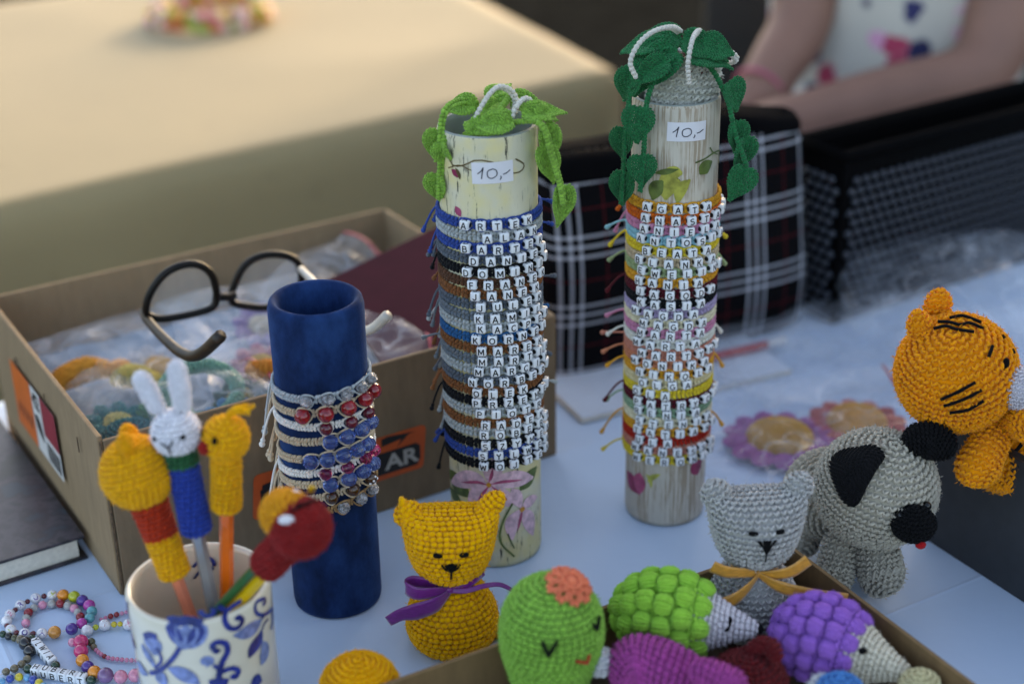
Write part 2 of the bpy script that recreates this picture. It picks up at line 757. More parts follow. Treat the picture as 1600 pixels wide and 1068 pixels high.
# ================================================================== the setting
def fold_noise(x, y, s=1.0, seed=0):
    r = np.random.default_rng(seed)
    h = np.zeros_like(x)
    for _ in range(9):
        a, k, p = r.uniform(0, PI), r.uniform(2, 14) * s, r.uniform(0, 6.28)
        h += np.sin((x * math.cos(a) + y * math.sin(a)) * k + p + 1.3 * np.sin(k * 0.37 * (x * math.sin(a) - y * math.cos(a)) + p)) / (1 + 0.25 * k / s)
    return h


def crumple(x, y, s, seed):
    r = np.random.default_rng(seed)
    h = np.zeros_like(x)
    for i in range(14):
        a, k, p = r.uniform(0, PI), r.uniform(1.5, 9) * s, r.uniform(0, 6.28)
        t = (x * math.cos(a) + y * math.sin(a)) * k + p + 0.9 * np.sin(k * 0.5 * (y * math.cos(a) - x * math.sin(a)) + 2 * p)
        h += (1 - 2 * np.abs(np.sin(t))) / (0.7 + 0.5 * k / s)
    return h / 4


m_asphalt = plain('dark_paving', (0.016, 0.016, 0.014), 0.95, var=0.4, nscale=14, spec=0.0, bumps=0.4, bdist=0.01)
g = MB()
sheet(g, lambda u, v: np.stack([(u - 0.5) * 120, (v - 0.5) * 120, np.full_like(u, -0.75)], -1), 2, 2)
tag(g.build('ground', m_asphalt), kind='structure')


def cloth_mat(name, col, weave=900.0, stain=None, folds=False):
    m, nt, b = new_mat(name)
    v = coords(nt)
    c = lin(col)
    f = noise(nt, v, 6.0, 4)
    base = ramp(nt, f, [(0.25, tuple(x * 0.93 for x in c[:3])), (0.75, c[:3])])
    if stain:
        f2 = noise(nt, v, 22.0, 5, 0.7)
        base = mixc(nt, ramp(nt, f2, [(0.6, (0, 0, 0)), (0.72, (0.55, 0.55, 0.55))]), base, lin(stain))
    nt.links.new(base, b.inputs['Base Color'])
    b.inputs['Roughness'].default_value = 0.75
    b.inputs['Specular IOR Level'].default_value = 0.3
    b.inputs['Sheen Weight'].default_value = 0.15
    w = noise(nt, v, weave, 2, 0.6)
    w2 = noise(nt, v, 35, 3, 0.5)
    h = mathn(nt, 'ADD', mathn(nt, 'MULTIPLY', w, 0.15), w2)
    if folds:
        # pressed creases from being folded away, and soft wrinkles between them
        sp = node(nt, 'ShaderNodeSeparateXYZ')
        mp = node(nt, 'ShaderNodeMapping')
        mp.inputs['Rotation'].default_value = (0, 0, -0.52)
        wob = noise(nt, v, 5.0, 2)
        nt.links.new(v, mp.inputs['Vector'])
        nt.links.new(mp.outputs[0], sp.inputs[0])
        for k, per, ph in ((0, .31, .12), (1, .29, .45)):
            t = mathn(nt, 'ADD', mathn(nt, 'MULTIPLY', sp.outputs[k], 1 / per), mathn(nt, 'ADD', mathn(nt, 'MULTIPLY', wob, .02), ph))
            d = mathn(nt, 'ABSOLUTE', mathn(nt, 'SUBTRACT', mathn(nt, 'FRACT', t), .5))
            h = mathn(nt, 'ADD', h, ramp(nt, d, [(0, (1.6,) * 3), (.008, (.5,) * 3), (.03, (0,) * 3)]))
        wr = noise(nt, v, 11.0, 4, 0.6)
        h = mathn(nt, 'ADD', h, mathn(nt, 'MULTIPLY', wr, 2.2))
    bump(nt, b, h, 0.30, 0.0018)
    return m


def draped(mb, corner, d1, d2, L1, L2, drop, n1, n2, amp=0.0, seed=3, wav=0.02, thick=0.0012, rad=0.015):
    """a cloth over a table: corner + s*d1 + t*d2, hanging over all four edges"""
    corner, d1, d2 = V3(*corner), nrm(V3(*d1)), nrm(V3(*d2))

    def axis(L, n):
        a = np.linspace(-drop, 0, 14)
        b = np.linspace(0, L, n)
        return np.concatenate([a[:-1], b, L + (a[1:] + drop)])
    S, T = np.meshgrid(axis(L1, n1), axis(L2, n2), indexing='ij')
    s, t = np.clip(S, 0, L1), np.clip(T, 0, L2)
    os_, ot = S - s, T - t
    over = np.maximum(np.abs(os_), np.abs(ot))
    d = np.maximum(over - rad * 0.4, 0)
    out = rad * np.tanh(over / rad) + wav * (over / max(drop, 1e-6)) * (1 + np.sin(s * 21 + 2 * np.sin(s * 7)) + np.sin(t * 19 + np.sin(t * 5))) * 0.5
    dirv = np.sign(os_)[..., None] * d1 * (np.abs(os_) >= np.abs(ot) * 0.6)[..., None] + np.sign(ot)[..., None] * d2 * (np.abs(ot) >= np.abs(os_) * 0.6)[..., None]
    p = corner + s[..., None] * d1 + t[..., None] * d2 + nrm(dirv) * out[..., None]
    h = fold_noise(p[..., 0], p[..., 1], 1.0, seed)
    p[..., 2] += -np.abs(h) * amp * (over < 1e-6) - d
    n = p.shape
    mb.add(p.reshape(-1, 3), grid_faces(n[0], n[1], False))
    q = p.copy()
    q[..., 2] -= thick
    q -= nrm(dirv) * thick
    mb.add(q.reshape(-1, 3), grid_faces(n[0], n[1], False)[:, ::-1])
    return mb


m_white_cloth = cloth_mat('white_tablecloth', '#bdd2ea', folds=True)
m_cream_cloth = cloth_mat('cream_tablecloth', '#93835f', stain='#786a4e')
m_ply = plain('table_wood', '#8a6b48', 0.6, bumps=0.2)
m_steel = plain('grey_steel', '#6c6f72', 0.4, 0.8)


def table_under(name, label, corner, d1, d2, L1, L2):
    d1, d2 = nrm(V3(*d1)), nrm(V3(*d2))
    t = thing(name, label, 'table', (corner[0], corner[1], -0.75))
    W = to_local(t)
    mb = MB()
    p = [V3(*corner) + d1 * a + d2 * b for a, b in ((0.006, 0.006), (L1 - 0.006, 0.006), (L1 - 0.006, L2 - 0.006), (0.006, L2 - 0.006))]
    top = np.array([x + V3(0, 0, -0.008) for x in p])
    bot = top - V3(0, 0, 0.025)
    if np.cross(d1, d2)[2] < 0:
        top, bot = top[::-1], bot[::-1]
    i = np.arange(4)
    mb.add(apply(W, np.vstack([top, bot])), [np.array([[0, 1, 2, 3], [7, 6, 5, 4]]), np.stack([i, i + 4, (i + 1) % 4 + 4, (i + 1) % 4], 1)], 0, False)
    mb.build('tabletop', m_ply, t)
    for a, b in ((0.08, 0.08), (L1 - 0.08, 0.08), (L1 - 0.08, L2 - 0.08), (0.08, L2 - 0.08)):
        q = V3(*corner) + d1 * a + d2 * b
        lg = MB()
        tube(lg, apply(W, np.array([[q[0], q[1], -0.75], [q[0], q[1], -0.034]])), 0.014, 12)
        lg.build('leg', m_steel, t)
    return t


ND1, ND2, NL1, NL2 = (0.853, 0.523, 0), (-0.523, 0.853, 0), 1.65, 0.88
NC = (-0.2625 - 0.38 * 0.853 + 0.55 * 0.523, 0.853 - 0.38 * 0.523 - 0.55 * 0.853, 0)
table_under('stall_table', 'long stall table hidden under the smooth white cloth', NC, ND1, ND2, NL1, NL2)
g = MB()
draped(g, NC, ND1, ND2, NL1, NL2, 0.3, 120, 80, amp=0.00045, seed=5)
tag(g.build('tablecloth', m_white_cloth), 'smooth white tablecloth under the bracelet tubes and crocheted toys', 'tablecloth')

BC, BD1, BD2, BL1, BL2 = (0.150, 2.125, 0), (-0.815, -0.58, 0), (-0.40, 0.916, 0), 1.7, 1.0
table_under('side_table', 'table behind the stall hidden under the cream cloth', BC, BD1, BD2, BL1, BL2)
g = MB()
draped(g, BC, BD1, BD2, BL1, BL2, 0.42, 60, 40, amp=0.0025, seed=9, wav=0.03, rad=0.014)
tag(g.build('tablecloth', m_cream_cloth), 'cream tablecloth hanging over the empty table in the blurred background', 'tablecloth')

# building added behind and to the right, out of view, to shade the stall
m_plaster = plain('pale_plaster', '#b5a890', 0.9, nscale=3, bumps=0.2)
m_roof = plain('roof_tiles', '#7a4433', 0.85, nscale=5)
m_pane = plain('window_glass', '#20262c', 0.08)
m_white_paint = plain('white_paint', '#d8d6d0', 0.5)
_az = np.array([SUN_AZ[0], SUN_AZ[1], 0])
_rt = np.array([SUN_AZ[1], -SUN_AZ[0], 0])
_edge = V3(-0.245, 1.985, -0.75) + _az * 7.0
shade_building = thing('shade_building', 'added plastered two storey building, out of view, that shades the stall', 'shade_building', _edge)
HM = np.eye(4)
HM[:3, 0], HM[:3, 1] = _rt, _az
hb = MB()
rbox(hb, (0, 0, 0), (14, 7, 8.5), 0.0)
hb.xf(HM @ tr(7, 3.5, 4.25)).build('wall', m_plaster, shade_building)
hb = MB()
hb.add(np.array([[-0.3, -0.4, 8.5], [14.3, -0.4, 8.5], [14.3, 7.4, 8.5], [-0.3, 7.4, 8.5], [-0.3, 3.5, 11], [14.3, 3.5, 11]], float),
       [np.array([[0, 1, 5, 4], [2, 3, 4, 5], [3, 2, 1, 0]]), np.array([[0, 4, 3], [1, 2, 5]])], 0, False)
hb.xf(HM).build('roof', m_roof, shade_building)
for i in range(5):
    for j in range(2):
        hb = MB()
        rbox(hb, (1.6 + i * 2.7, -0.02, 2.2 + j * 3.4), (1.1, 0.1, 1.5), 0.01)
        w = hb.xf(HM).build('window', m_white_paint, shade_building)
        hb = MB()
        rbox(hb, (1.6 + i * 2.7, -0.06, 2.2 + j * 3.4), (0.94, 0.06, 1.34), 0.0)
        hb.xf(HM).build('pane', m_pane, w)

# garland on the far table
gar = thing('bead_garland', 'ring of yellow, red and pink beads lying on the cream cloth', 'garland', (-0.472, 2.45, 0.0))
bm_ = MB()
ball(bm_, (0, 0, 0), 0.009, res=(7, 10))
gcols = ['#d8a524', '#c8472c', '#d98fa0', '#8fa03a', '#e0c060', '#b5542e', '#e2b8b0']
gm = [bm_.mesh('bead', plain('garland_bead_' + c[1:], c, 0.4)) for c in gcols]
for i in range(84):
    a = i / 42 * 2 * PI
    rr = (0.085 if i < 42 else 0.072) + random.uniform(-0.006, 0.006)
    place('bead', random.choice(gm), gar, tr(rr * math.cos(a) * 1.1, rr * math.sin(a), 0.009 + (0.013 if i >= 42 else 0) + random.uniform(0, 0.004)))

# ================================================================== bracelet tubes
m_ink = plain('black_ink', '#141518', 0.45, var=0.05)
m_bead_white = plain('white_bead', '#dfe2e6', 0.32, var=0.03, nscale=200)
m_paper = plain('paper_sticker', '#dcdbe0', 0.7, var=0.04)
m_pencil_ink = plain('grey_handwriting', '#3a3a44', 0.6)
BEAD = 0.0062
_LB = {}


def _arc(cx, cy, rx, ry, a0, a1, n=9):
    return [(cx + rx * math.cos(R_(a)), cy + ry * math.sin(R_(a))) for a in np.linspace(a0, a1, n)]


BLOCK = {'A': [[(-.36, -.5), (0, .5)], [(0, .5), (.36, -.5)], [(-.22, -.17), (.22, -.17)]], 'B': [[(-.28, -.5), (-.28, .5)], [(-.28, .44)] + _arc(.02, .24, .24, .2, 90, -90) + [(-.28, .04)], [(-.28, .04)] + _arc(.04, -.2, .27, .24, 90, -90) + [(-.28, -.44)]],
         'C': [_arc(.02, 0, .36, .44, 45, 315, 14)], 'D': [[(-.3, -.5), (-.3, .5)], [(-.3, .44)] + _arc(-.04, 0, .38, .44, 90, -90, 12) + [(-.3, -.44)]], 'E': [[(-.26, -.5), (-.26, .5)], [(-.26, .43), (.28, .43)], [(-.26, 0), (.22, 0)], [(-.26, -.43), (.28, -.43)]],
         'F': [[(-.24, -.5), (-.24, .5)], [(-.24, .43), (.28, .43)], [(-.24, .02), (.22, .02)]], 'G': [_arc(0, 0, .37, .44, 48, 330, 14), [(.32, -.34), (.32, -.02)], [(.34, -.04), (.06, -.04)]], 'H': [[(-.3, -.5), (-.3, .5)], [(.3, -.5), (.3, .5)], [(-.3, 0), (.3, 0)]],
         'I': [[(0, -.5), (0, .5)]], 'J': [[(.2, .5), (.2, -.2)] + _arc(-.04, -.2, .24, .24, 0, -170, 9)], 'K': [[(-.28, -.5), (-.28, .5)], [(-.24, -.06), (.28, .5)], [(-.08, .1), (.32, -.5)]], 'L': [[(-.24, -.5), (-.24, .5)], [(-.24, -.43), (.28, -.43)]],
         'M': [[(-.38, -.5), (-.38, .5)], [(.38, -.5), (.38, .5)], [(-.36, .46), (0, -.28)], [(.36, .46), (0, -.28)]], 'N': [[(-.3, -.5), (-.3, .5)], [(.3, -.5), (.3, .5)], [(-.3, .46), (.3, -.46)]], 'O': [_arc(0, 0, .37, .44, 0, 360, 18)],
         'P': [[(-.26, -.5), (-.26, .5)], [(-.26, .44)] + _arc(.02, .2, .27, .24, 90, -90) + [(-.26, -.04)]], 'R': [[(-.28, -.5), (-.28, .5)], [(-.28, .44)] + _arc(.02, .22, .26, .22, 90, -90) + [(-.28, 0)], [(0, 0), (.32, -.5)]],
         'S': [_arc(0, .22, .27, .22, 35, 270, 10) + _arc(0, -.22, .29, .22, 90, -145, 10)], 'T': [[(0, -.5), (0, .5)], [(-.36, .43), (.36, .43)]], 'U': [[(-.3, .5), (-.3, -.14)] + _arc(0, -.14, .3, .3, 180, 360, 10) + [(.3, .5)]],
         'W': [[(-.46, .5), (-.24, -.48)], [(-.24, -.48), (0, .34)], [(0, .34), (.24, -.48)], [(.24, -.48), (.46, .5)]], 'Y': [[(-.34, .5), (0, .0)], [(.34, .5), (0, .0)], [(0, .04), (0, -.5)]], 'Z': [[(-.3, .43), (.3, .43)], [(.28, .43), (-.28, -.43)], [(-.32, -.43), (.32, -.43)]]}


def block_letter(ch, h, w=.175):
    mb = MB()
    for st_ in BLOCK[ch]:
        stroke_flat(mb, st_, w, np.eye(4), sm=False)
    f = np.concatenate([a for a, _, _ in mb.f])
    return np.concatenate(mb.v) * h, f


def letter_bead(ch):
    if ch in _LB:
        return _LB[ch]
    mb = MB()
    rbox(mb, (0, 0, 0), (BEAD, BEAD, BEAD), 0.0011, seg=3, smooth=True)
    if ch.strip():
        v, f = block_letter(ch, 0.0043)
        for k in range(4):
            vv = np.stack([v[:, 0], np.full(len(v), -BEAD / 2 - 0.00008), v[:, 1]], -1)
            mb.add(apply(rot('X', k * PI / 2), vv), f, 1, False)
    for s in (-1, 1):
        a = np.linspace(0, 2 * PI, 12, endpoint=False) * s
        c = np.stack([np.full(12, s * (BEAD / 2 + 0.00008)), 0.0017 * np.cos(a), 0.0017 * np.sin(a)], -1)
        mb.add(c, np.arange(12)[None], 1, False)
    _LB[ch] = mb.mesh('letter_bead', [m_bead_white, m_ink])
    return _LB[ch]


def band_lobes(mb, R, zf, step=0.0029, hh=0.0019, skip=(), lo=-PI, hi=PI, thick=0.0014, rows=2):
    """a knotted macrame band round an upright axis; zf(phi) gives its height"""
    n = int((hi - lo) * R / step)
    ph = lo + (np.arange(n) + 0.5) / n * (hi - lo)
    keep = np.ones(n, bool)
    for a, b in skip:
        keep &= ~((ph > a) & (ph < b))
    ph = ph[keep]
    n = len(ph)
    z = zf(ph)
    N = np.stack([np.sin(ph), -np.cos(ph), np.zeros(n)], -1)
    T = np.stack([np.cos(ph), np.sin(ph), np.zeros(n)], -1)
    Z = np.broadcast_to(V3(0, 0, 1), (n, 3))
    P, A = [], []
    for s in (-1, 1):
        D = nrm(Z * s * 0.86 + T * 0.5)
        W = nrm(np.cross(N, D))
        k = RNG.normal(1, 0.08, (n, 1))
        P.append(N * (R + thick * 0.9) + Z * (z[:, None] + s * hh) + T * RNG.normal(0, 0.0002, (n, 1)))
        A.append(np.stack([D * hh * 1.08 * k, W * step * 0.48 * k, N * thick * k], 1))
    # the core that the knots are tied round
    balls(mb, np.concatenate(P), np.concatenate(A))
    c = N * (R + thick * 0.35) + Z * z[:, None]
    balls(mb, c, np.stack([T * step * 0.6, Z * hh * 0.9, N * thick * 0.8], 1))
    return mb


def tail(mb, R, phi, out, down, r=0.00075, side=0.0, knot=0.0017, z0=0.0):
    n = V3(math.sin(phi), -math.cos(phi), 0)
    t = V3(math.cos(phi), math.sin(phi), 0)
    s = V3(0, 0, z0) + n * (R + 0.001)
    p = smooth_path([s, s + n * out * 0.4 + t * side * 0.3 - V3(0, 0, down * 0.22), s + n * out * 0.75 + t * side * 0.6 - V3(0, 0, down * 0.62), s + n * out + t * side - V3(0, 0, down)], 14)
    tube(mb, p, r, 6)
    ball(mb, p[-1], knot, res=(7, 10))
    ball(mb, p[-1] - nrm(p[-1] - p[-4]) * knot * 1.4, knot * 0.8, res=(7, 10))
    return mb


def bamboo(name, col, dark, streak_v, amount, tint=None, fs=160):
    m, nt, b = new_mat(name)
    v = coords(nt, (1, 1, streak_v))
    f = noise(nt, v, fs, 5, 0.7)
    f2 = noise(nt, coords(nt, (1, 1, 0.5)), 28, 4, 0.6)
    c = lin(col)
    base = ramp(nt, f2, [(0.3, tuple(x * 0.78 for x in c[:3])), (0.7, c[:3])])
    if tint:
        base = mixc(nt, ramp(nt, noise(nt, coords(nt), 34, 3), [(0.42, (0, 0, 0)), (0.62, (1, 1, 1))]), base, lin(tint))
    mk = mathn(nt, 'MULTIPLY', ramp(nt, f, [(amount, (0, 0, 0)), (amount + 0.07, (1, 1, 1))]),
               ramp(nt, noise(nt, coords(nt, (1, 1, 0.6)), 42, 3, 0.6), [(0.40, (0.05, 0.05, 0.05)), (0.52, (1, 1, 1))]))
    base = mixc(nt, mk, base, lin(dark))
    nt.links.new(base, b.inputs['Base Color'])
    b.inputs['Roughness'].default_value = 0.5
    b.inputs['Specular IOR Level'].default_value = 0.4
    bump(nt, b, f, 0.35, 0.0006)
    return m


def bamboo_tube(name, label, x, y, R, h, mat, m_in, wall=0.0032):
    t = thing(name, label, 'bamboo tube', (x, y, 0))
    mb = MB()
    prof = [(R - 0.003, 0), (R - 0.0006, 0.0006), (R, 0.004), (R * 1.004, h * 0.3), (R * 0.997, h * 0.6), (R, h - 0.003), (R - 0.0006, h - 0.0006)]
    lathe(mb, prof, 72, 0, caps=False)
    lathe(mb, [(R - 0.0006, h - 0.0006), (R - wall * 0.5, h + 0.0003), (R - wall + 0.0004, h - 0.0006), (R - wall, h - 0.004), (R - wall, 0.008), (0.001, 0.008)], 72, 1, caps=False)
    lathe(mb, [(0.0005, 0.0), (R - 0.003, 0.0)], 72, 1, caps=False)
    mb.build('cane', [mat, m_in], t)
    return t


m_cane_in = plain('cane_inside', '#8e9690', 0.7, nscale=90)
m_cane_cream = bamboo('cream_cane_paint', '#dad3b8', '#1e211e', 0.14, 0.57, '#d9cb92', 330)
m_cane_beige = bamboo('beige_cane_paint', '#cfc6b6', '#a08f7a', 0.03, 0.47, None, 520)
MX, MY, MR, MH = -0.0130, 0.9105, 0.0310, 0.3055
TX, TY, TR, TH = 0.1083, 0.9555, 0.0284, 0.3085
BX, BY, BR, BH = -0.1187, 0.8518, 0.029, 0.2165
tube_m = bamboo_tube('bamboo_tube', 'cream bamboo tube with painted pink flowers and pale green plant on top', MX, MY, MR, MH, m_cane_cream, m_cane_in)
tube_r = bamboo_tube('bamboo_tube', 'beige bamboo tube with rainbow of letter bracelets and dark green plant on top', TX, TY, TR, TH, m_cane_beige, m_cane_in)


def dc(px, py, tub):
    cx, cy, R = tub
    a, z = on_cyl(px, py, cx, cy, R)
    return (a * R, z)


TM, TT_ = (MX, MY, MR), (TX, TY, TR)


def sticker(parent, tub, px, py, w, h, ang, strokes):
    a, z = dc(px, py, tub)
    R = tub[2]
    mb = MB()
    c, s = math.cos(ang), math.sin(ang)
    stroke_cyl(mb, [(a - w / 2 * c, z - w / 2 * s), (a + w / 2 * c, z + w / 2 * s)], h, R, off=0.0005, n=12)
    st = mb.build('price_sticker', m_paper, parent)
    ink = MB()
    for q in strokes:
        q2 = [(a + (x * w) * c - (y * h) * s, z + (x * w) * s + (y * h) * c) for x, y in q]
        stroke_cyl(ink, q2, 0.00062, R, off=0.0008, n=16, across=1)
    ink.build('handwriting', m_pencil_ink, st)


TEN = [[(-0.36, -0.02), (-0.27, 0.12), (-0.22, 0.28)], [(-0.22, 0.28), (-0.25, 0.0), (-0.27, -0.26)],
       [(0.0, 0.2), (-0.12, 0.1), (-0.12, -0.16), (-0.02, -0.24), (0.09, -0.1), (0.08, 0.12), (0.0, 0.2)],
       [(0.18, -0.16), (0.19, -0.24), (0.16, -0.34)], [(0.24, -0.1), (0.32, -0.06), (0.42, 0.06)]]
sticker(tube_m, TM, 770, 270, 0.0255, 0.0135, 0.02, TEN)
sticker(tube_r, TT_, 1074, 206, 0.0255, 0.0125, -0.02, TEN)

m_petal = plain('painted_pink', '#d6b0ba', 0.45, var=0.3, nscale=220)
m_petal_d = plain('painted_rose', '#a8486a', 0.45, var=0.3, nscale=200)
m_green_p = plain('painted_green', '#56672f', 0.45, var=0.45, nscale=160)
m_lime_p = plain('painted_lime', '#a2a045', 0.45, var=0.4, nscale=150)
m_brown_p = plain('painted_brown', '#5c4a26', 0.5, var=0.3)
m_magenta_p = plain('painted_magenta', '#8e1f4c', 0.45, var=0.4, nscale=150)
m_gold_p = plain('painted_gold', '#c98a2a', 0.45)


def pstroke(parent, tub, name, mat, pts, wid, off=0.0003):
    mb = MB()
    stroke_cyl(mb, [dc(x, y, tub) for x, y in pts], wid, tub[2], off=off, n=18, across=6)
    return mb.build(name, mat, parent)


for k, (pp, w) in enumerate([([(762, 756), (735, 748), (706, 752)], .0135), ([(764, 757), (748, 775), (735, 800)], .014), ([(764, 756), (785, 775), (800, 790)], .011),
                             ([(766, 754), (800, 748), (832, 745)], .013), ([(764, 754), (770, 735), (772, 715)], .013), ([(815, 794), (826, 812), (832, 835)], .011),
                             ([(813, 794), (800, 815), (800, 842)], .010), ([(814, 792), (806, 775), (800, 762)], .009), ([(816, 793), (826, 783), (838, 775)], .009)]):
    pstroke(tube_m, TM, 'painted_petal', m_petal, pp, leafw(w), 0.00035 + k * 0.00004)
for k, pp in enumerate([[(762, 756), (745, 752), (722, 752)], [(764, 758), (755, 770), (746, 786)], [(766, 755), (788, 751), (815, 748)], [(815, 796), (812, 810), (808, 828)], [(768, 758), (782, 770), (792, 780)], [(764, 752), (768, 742), (770, 730)]]):
    pstroke(tube_m, TM, 'petal_vein', m_petal_d, pp, leafw(.0022), 0.0008 + k * 0.00002)
for k, (pp, w) in enumerate([([(700, 735), (715, 755), (735, 775)], .016), ([(812, 765), (825, 748), (838, 728)], .012), ([(698, 760), (712, 775), (722, 792)], .009)]):
    pstroke(tube_m, TM, 'painted_leaf', m_green_p, pp, leafw(w), 0.0003 + k * 0.00003)
pstroke(tube_m, TM, 'painted_stem', m_green_p, [(800, 785), (785, 815), (782, 845), (803, 868)], .0014, .0009)
pstroke(tube_m, TM, 'painted_stem', m_green_p, [(793, 832), (797, 843), (803, 855)], .0010, .00095)
for c in ((764, 756), (815, 794)):
    pstroke(tube_m, TM, 'flower_centre', m_gold_p, [(c[0] - 4, c[1]), (c[0], c[1]), (c[0] + 4, c[1])], leafw(.004), .0011)
pstroke(tube_m, TM, 'painted_twig', m_brown_p, [(699, 240), (708, 258), (725, 258), (745, 250), (775, 255), (800, 270), (815, 266), (818, 256), (805, 248)], .0009)
pstroke(tube_m, TM, 'painted_twig', m_brown_p, [(701, 262), (718, 258), (732, 264), (742, 268)], .0007, .00035)
pstroke(tube_m, TM, 'painted_bud', m_magenta_p, [(706, 264), (711, 270), (716, 277)], leafw(.004))
pstroke(tube_m, TM, 'painted_bud', m_brown_p, [(712, 262), (717, 271), (719, 280)], leafw(.0026), .0004)
pstroke(tube_m, TM, 'painted_bud', m_petal_d, [(712, 322), (716, 330), (720, 338)], leafw(.005))
for pp, w, mt in [([(1040, 312), (1042, 295), (1052, 272), (1066, 270)], .013, m_lime_p), ([(1058, 318), (1064, 295), (1078, 280)], .008, m_lime_p), ([(1020, 312), (1025, 295), (1036, 282)], .010, m_green_p),
                  ([(1093, 272), (1101, 262), (1112, 252)], .010, m_green_p), ([(1122, 255), (1128, 245), (1133, 232)], .007, m_lime_p), ([(1024, 270), (1040, 268), (1060, 264)], .004, m_green_p)]:
    pstroke(tube_r, TT_, 'painted_leaf', mt, pp, leafw(w), 0.0003 + RNG.uniform(0, 0.0003))
pstroke(tube_r, TT_, 'painted_twig', m_green_p, [(1086, 254), (1100, 248), (1115, 238), (1134, 234)], .0011, .0007)
pstroke(tube_r, TT_, 'painted_twig', m_green_p, [(1108, 230), (1113, 238), (1120, 241)], .0009, .00075)
for k, (pp, w, mt) in enumerate([([(980, 735), (987, 752), (997, 770)], .013, m_magenta_p), ([(1000, 738), (999, 752), (999, 772)], .011, m_petal_d), ([(1090, 740), (1088, 728), (1096, 718)], .012, m_magenta_p),
                                 ([(1012, 752), (1020, 745), (1032, 740)], .004, m_lime_p), ([(1010, 740), (1016, 748), (1018, 762)], .003, m_lime_p)]):
    pstroke(tube_r, TT_, 'painted_petal', mt, pp, leafw(w), 0.0003 + k * 0.00004)

CORD = {'royal blue': '#2c4a92', 'light grey': '#a7adae', 'steel grey': '#59616b', 'slate grey': '#6b747c', 'black': '#131418', 'dark brown': '#5a3b2b', 'brown': '#81502f',
        'teal blue': '#1d5b8c', 'golden orange': '#d99a30', 'burnt orange': '#cf6320', 'pink': '#c984a4', 'sky blue': '#86bcc9', 'lemon yellow': '#ddc23a', 'beige': '#c0ac8e',
        'sage green': '#93a579', 'maroon': '#571521', 'lilac': '#a899bb', 'cream': '#dcd3b4', 'white': '#d9d9d0', 'salmon': '#c47f6c', 'coral': '#c98060', 'bright red': '#b52a1c', 'ivory': '#d8caa0', 'mint green': '#86a587'}
_band = {}
_tails = {}


def cord_mesh(R, col):
    if (R, col) not in _band:
        if R not in _band:
            _band[R] = band_lobes(MB(), R + 0.0003, lambda p: np.zeros_like(p))
        _band[(R, col)] = _band[R].mesh('knotted_band', yarn(CORD[col], 0.10, 0.25))
    return _band[(R, col)]


def conv(crop, p):
    ox, oy, s = crop
    return ox + p[0] / s, oy + p[1] / s


def letter_bracelet(tub, word, col, crop, first, mid, where, group, tails, zfit):
    cx, cy, R = tub
    rc = R - 0.0001 + BEAD / 2
    a0, _ = on_cyl(*conv(crop, first), cx, cy, rc + BEAD / 2 * 0.8)
    _, z = on_cyl(*conv(crop, mid), cx, cy, rc + BEAD / 2)
    z = 0.2 * z + 0.8 * zfit
    t = thing('letter_bracelet', f'{col} cord bracelet with white letter beads reading {word} {where}', 'bracelet', (cx, cy, z), 0, group)
    t.rotation_euler = (random.uniform(-.010, .010), random.uniform(-.010, .010), 0)
    place('knotted_band', cord_mesh(R, col), t)
    pitch = 0.0099 / rc
    for k, ch in enumerate(word):
        a = a0 + k * pitch * random.uniform(0.985, 1.015)
        dz = random.uniform(-.00025, .00025)
        M = tr(rc * math.sin(a), -rc * math.cos(a), dz) @ rot('Z', a) @ rot('X', random.uniform(-.05, .05)) @ rot('Y', random.uniform(-.045, .045)) @ rot('Z', random.uniform(-.05, .05))
        place('letter_bead', letter_bead(ch), t, M)
        # cords that run over and under the bead
    cm = MB()
    for sgn in (-1, 1):
        aa = np.linspace(a0 - pitch * 0.5, a0 + pitch * (len(word) - 0.5), 10 * len(word) + 1)
        wv = np.abs(np.cos((aa - a0) / pitch * PI))
        rr = rc - 0.0018 + 0.0016 * wv
        tube(cm, np.stack([rr * np.sin(aa), -rr * np.cos(aa), sgn * (0.0016 + 0.0022 * wv)], -1), 0.0007, 6)
    cm.build('bead_cord', yarn(CORD[col], 0.10, 0.25), t)
    for ph, out, down, side in tails:
        mb = MB()
        tail(mb, R, ph, out, down, side=side)
        mb.build('tie_cord', yarn(CORD[col], 0.10, 0.25), t)


CA, CB, CC, CD = (660, 310, 4.27), (660, 520, 4.45), (960, 280, 3.813), (950, 520, 4.45)
MID = [('ARTEK', 'royal blue', CA, (275, 147), (485, 180)), ('ALAN', 'light grey', CA, (433, 260), (540, 262)), ('BARTEK', 'royal blue', CA, (283, 322), (497, 340)),
       ('DANIEL', 'steel grey', CA, (340, 412), (452, 428)), ('DOMINIK', 'black', CA, (293, 490), (505, 507)), ('FRANEK', 'dark brown', CA, (328, 572), (555, 590)),
       ('JANEK', 'brown', CA, (350, 655), (553, 672)), ('JULEK', 'steel grey', CA, (388, 738), (490, 745)), ('KAMIL', 'slate grey', CA, (375, 812), (483, 818)),
       ('KACPER', 'light grey', CA, (388, 880), (493, 883)), ('KORNEL', 'teal blue', CA, (355, 945), (455, 962)), ('MAREK', 'brown', CA, (393, 1018), (495, 1022)),
       ('MARTIN', 'slate grey', CB, (415, 200), (525, 205)), ('MARCIN', 'light grey', CB, (390, 268), (495, 275)), ('NORBERT', 'steel grey', CB, (347, 333), (575, 350)),
       ('OLEK', 'brown', CB, (378, 408), (482, 428)), ('PRZEMEK', 'black', CB, (375, 488), (485, 500)), ('PIOTR', 'light grey', CB, (400, 565), (507, 568)),
       ('RADEK', 'brown', CB, (437, 642), (545, 648)), ('ROBERT', 'light grey', CB, (427, 705), (540, 712)), ('SZYMEK', 'black', CB, (440, 780), (547, 785)),
       ('SYLWEK', 'royal blue', CB, (420, 860), (525, 865)), ('WOJTEK', 'black', CB, (425, 938), (538, 940))]
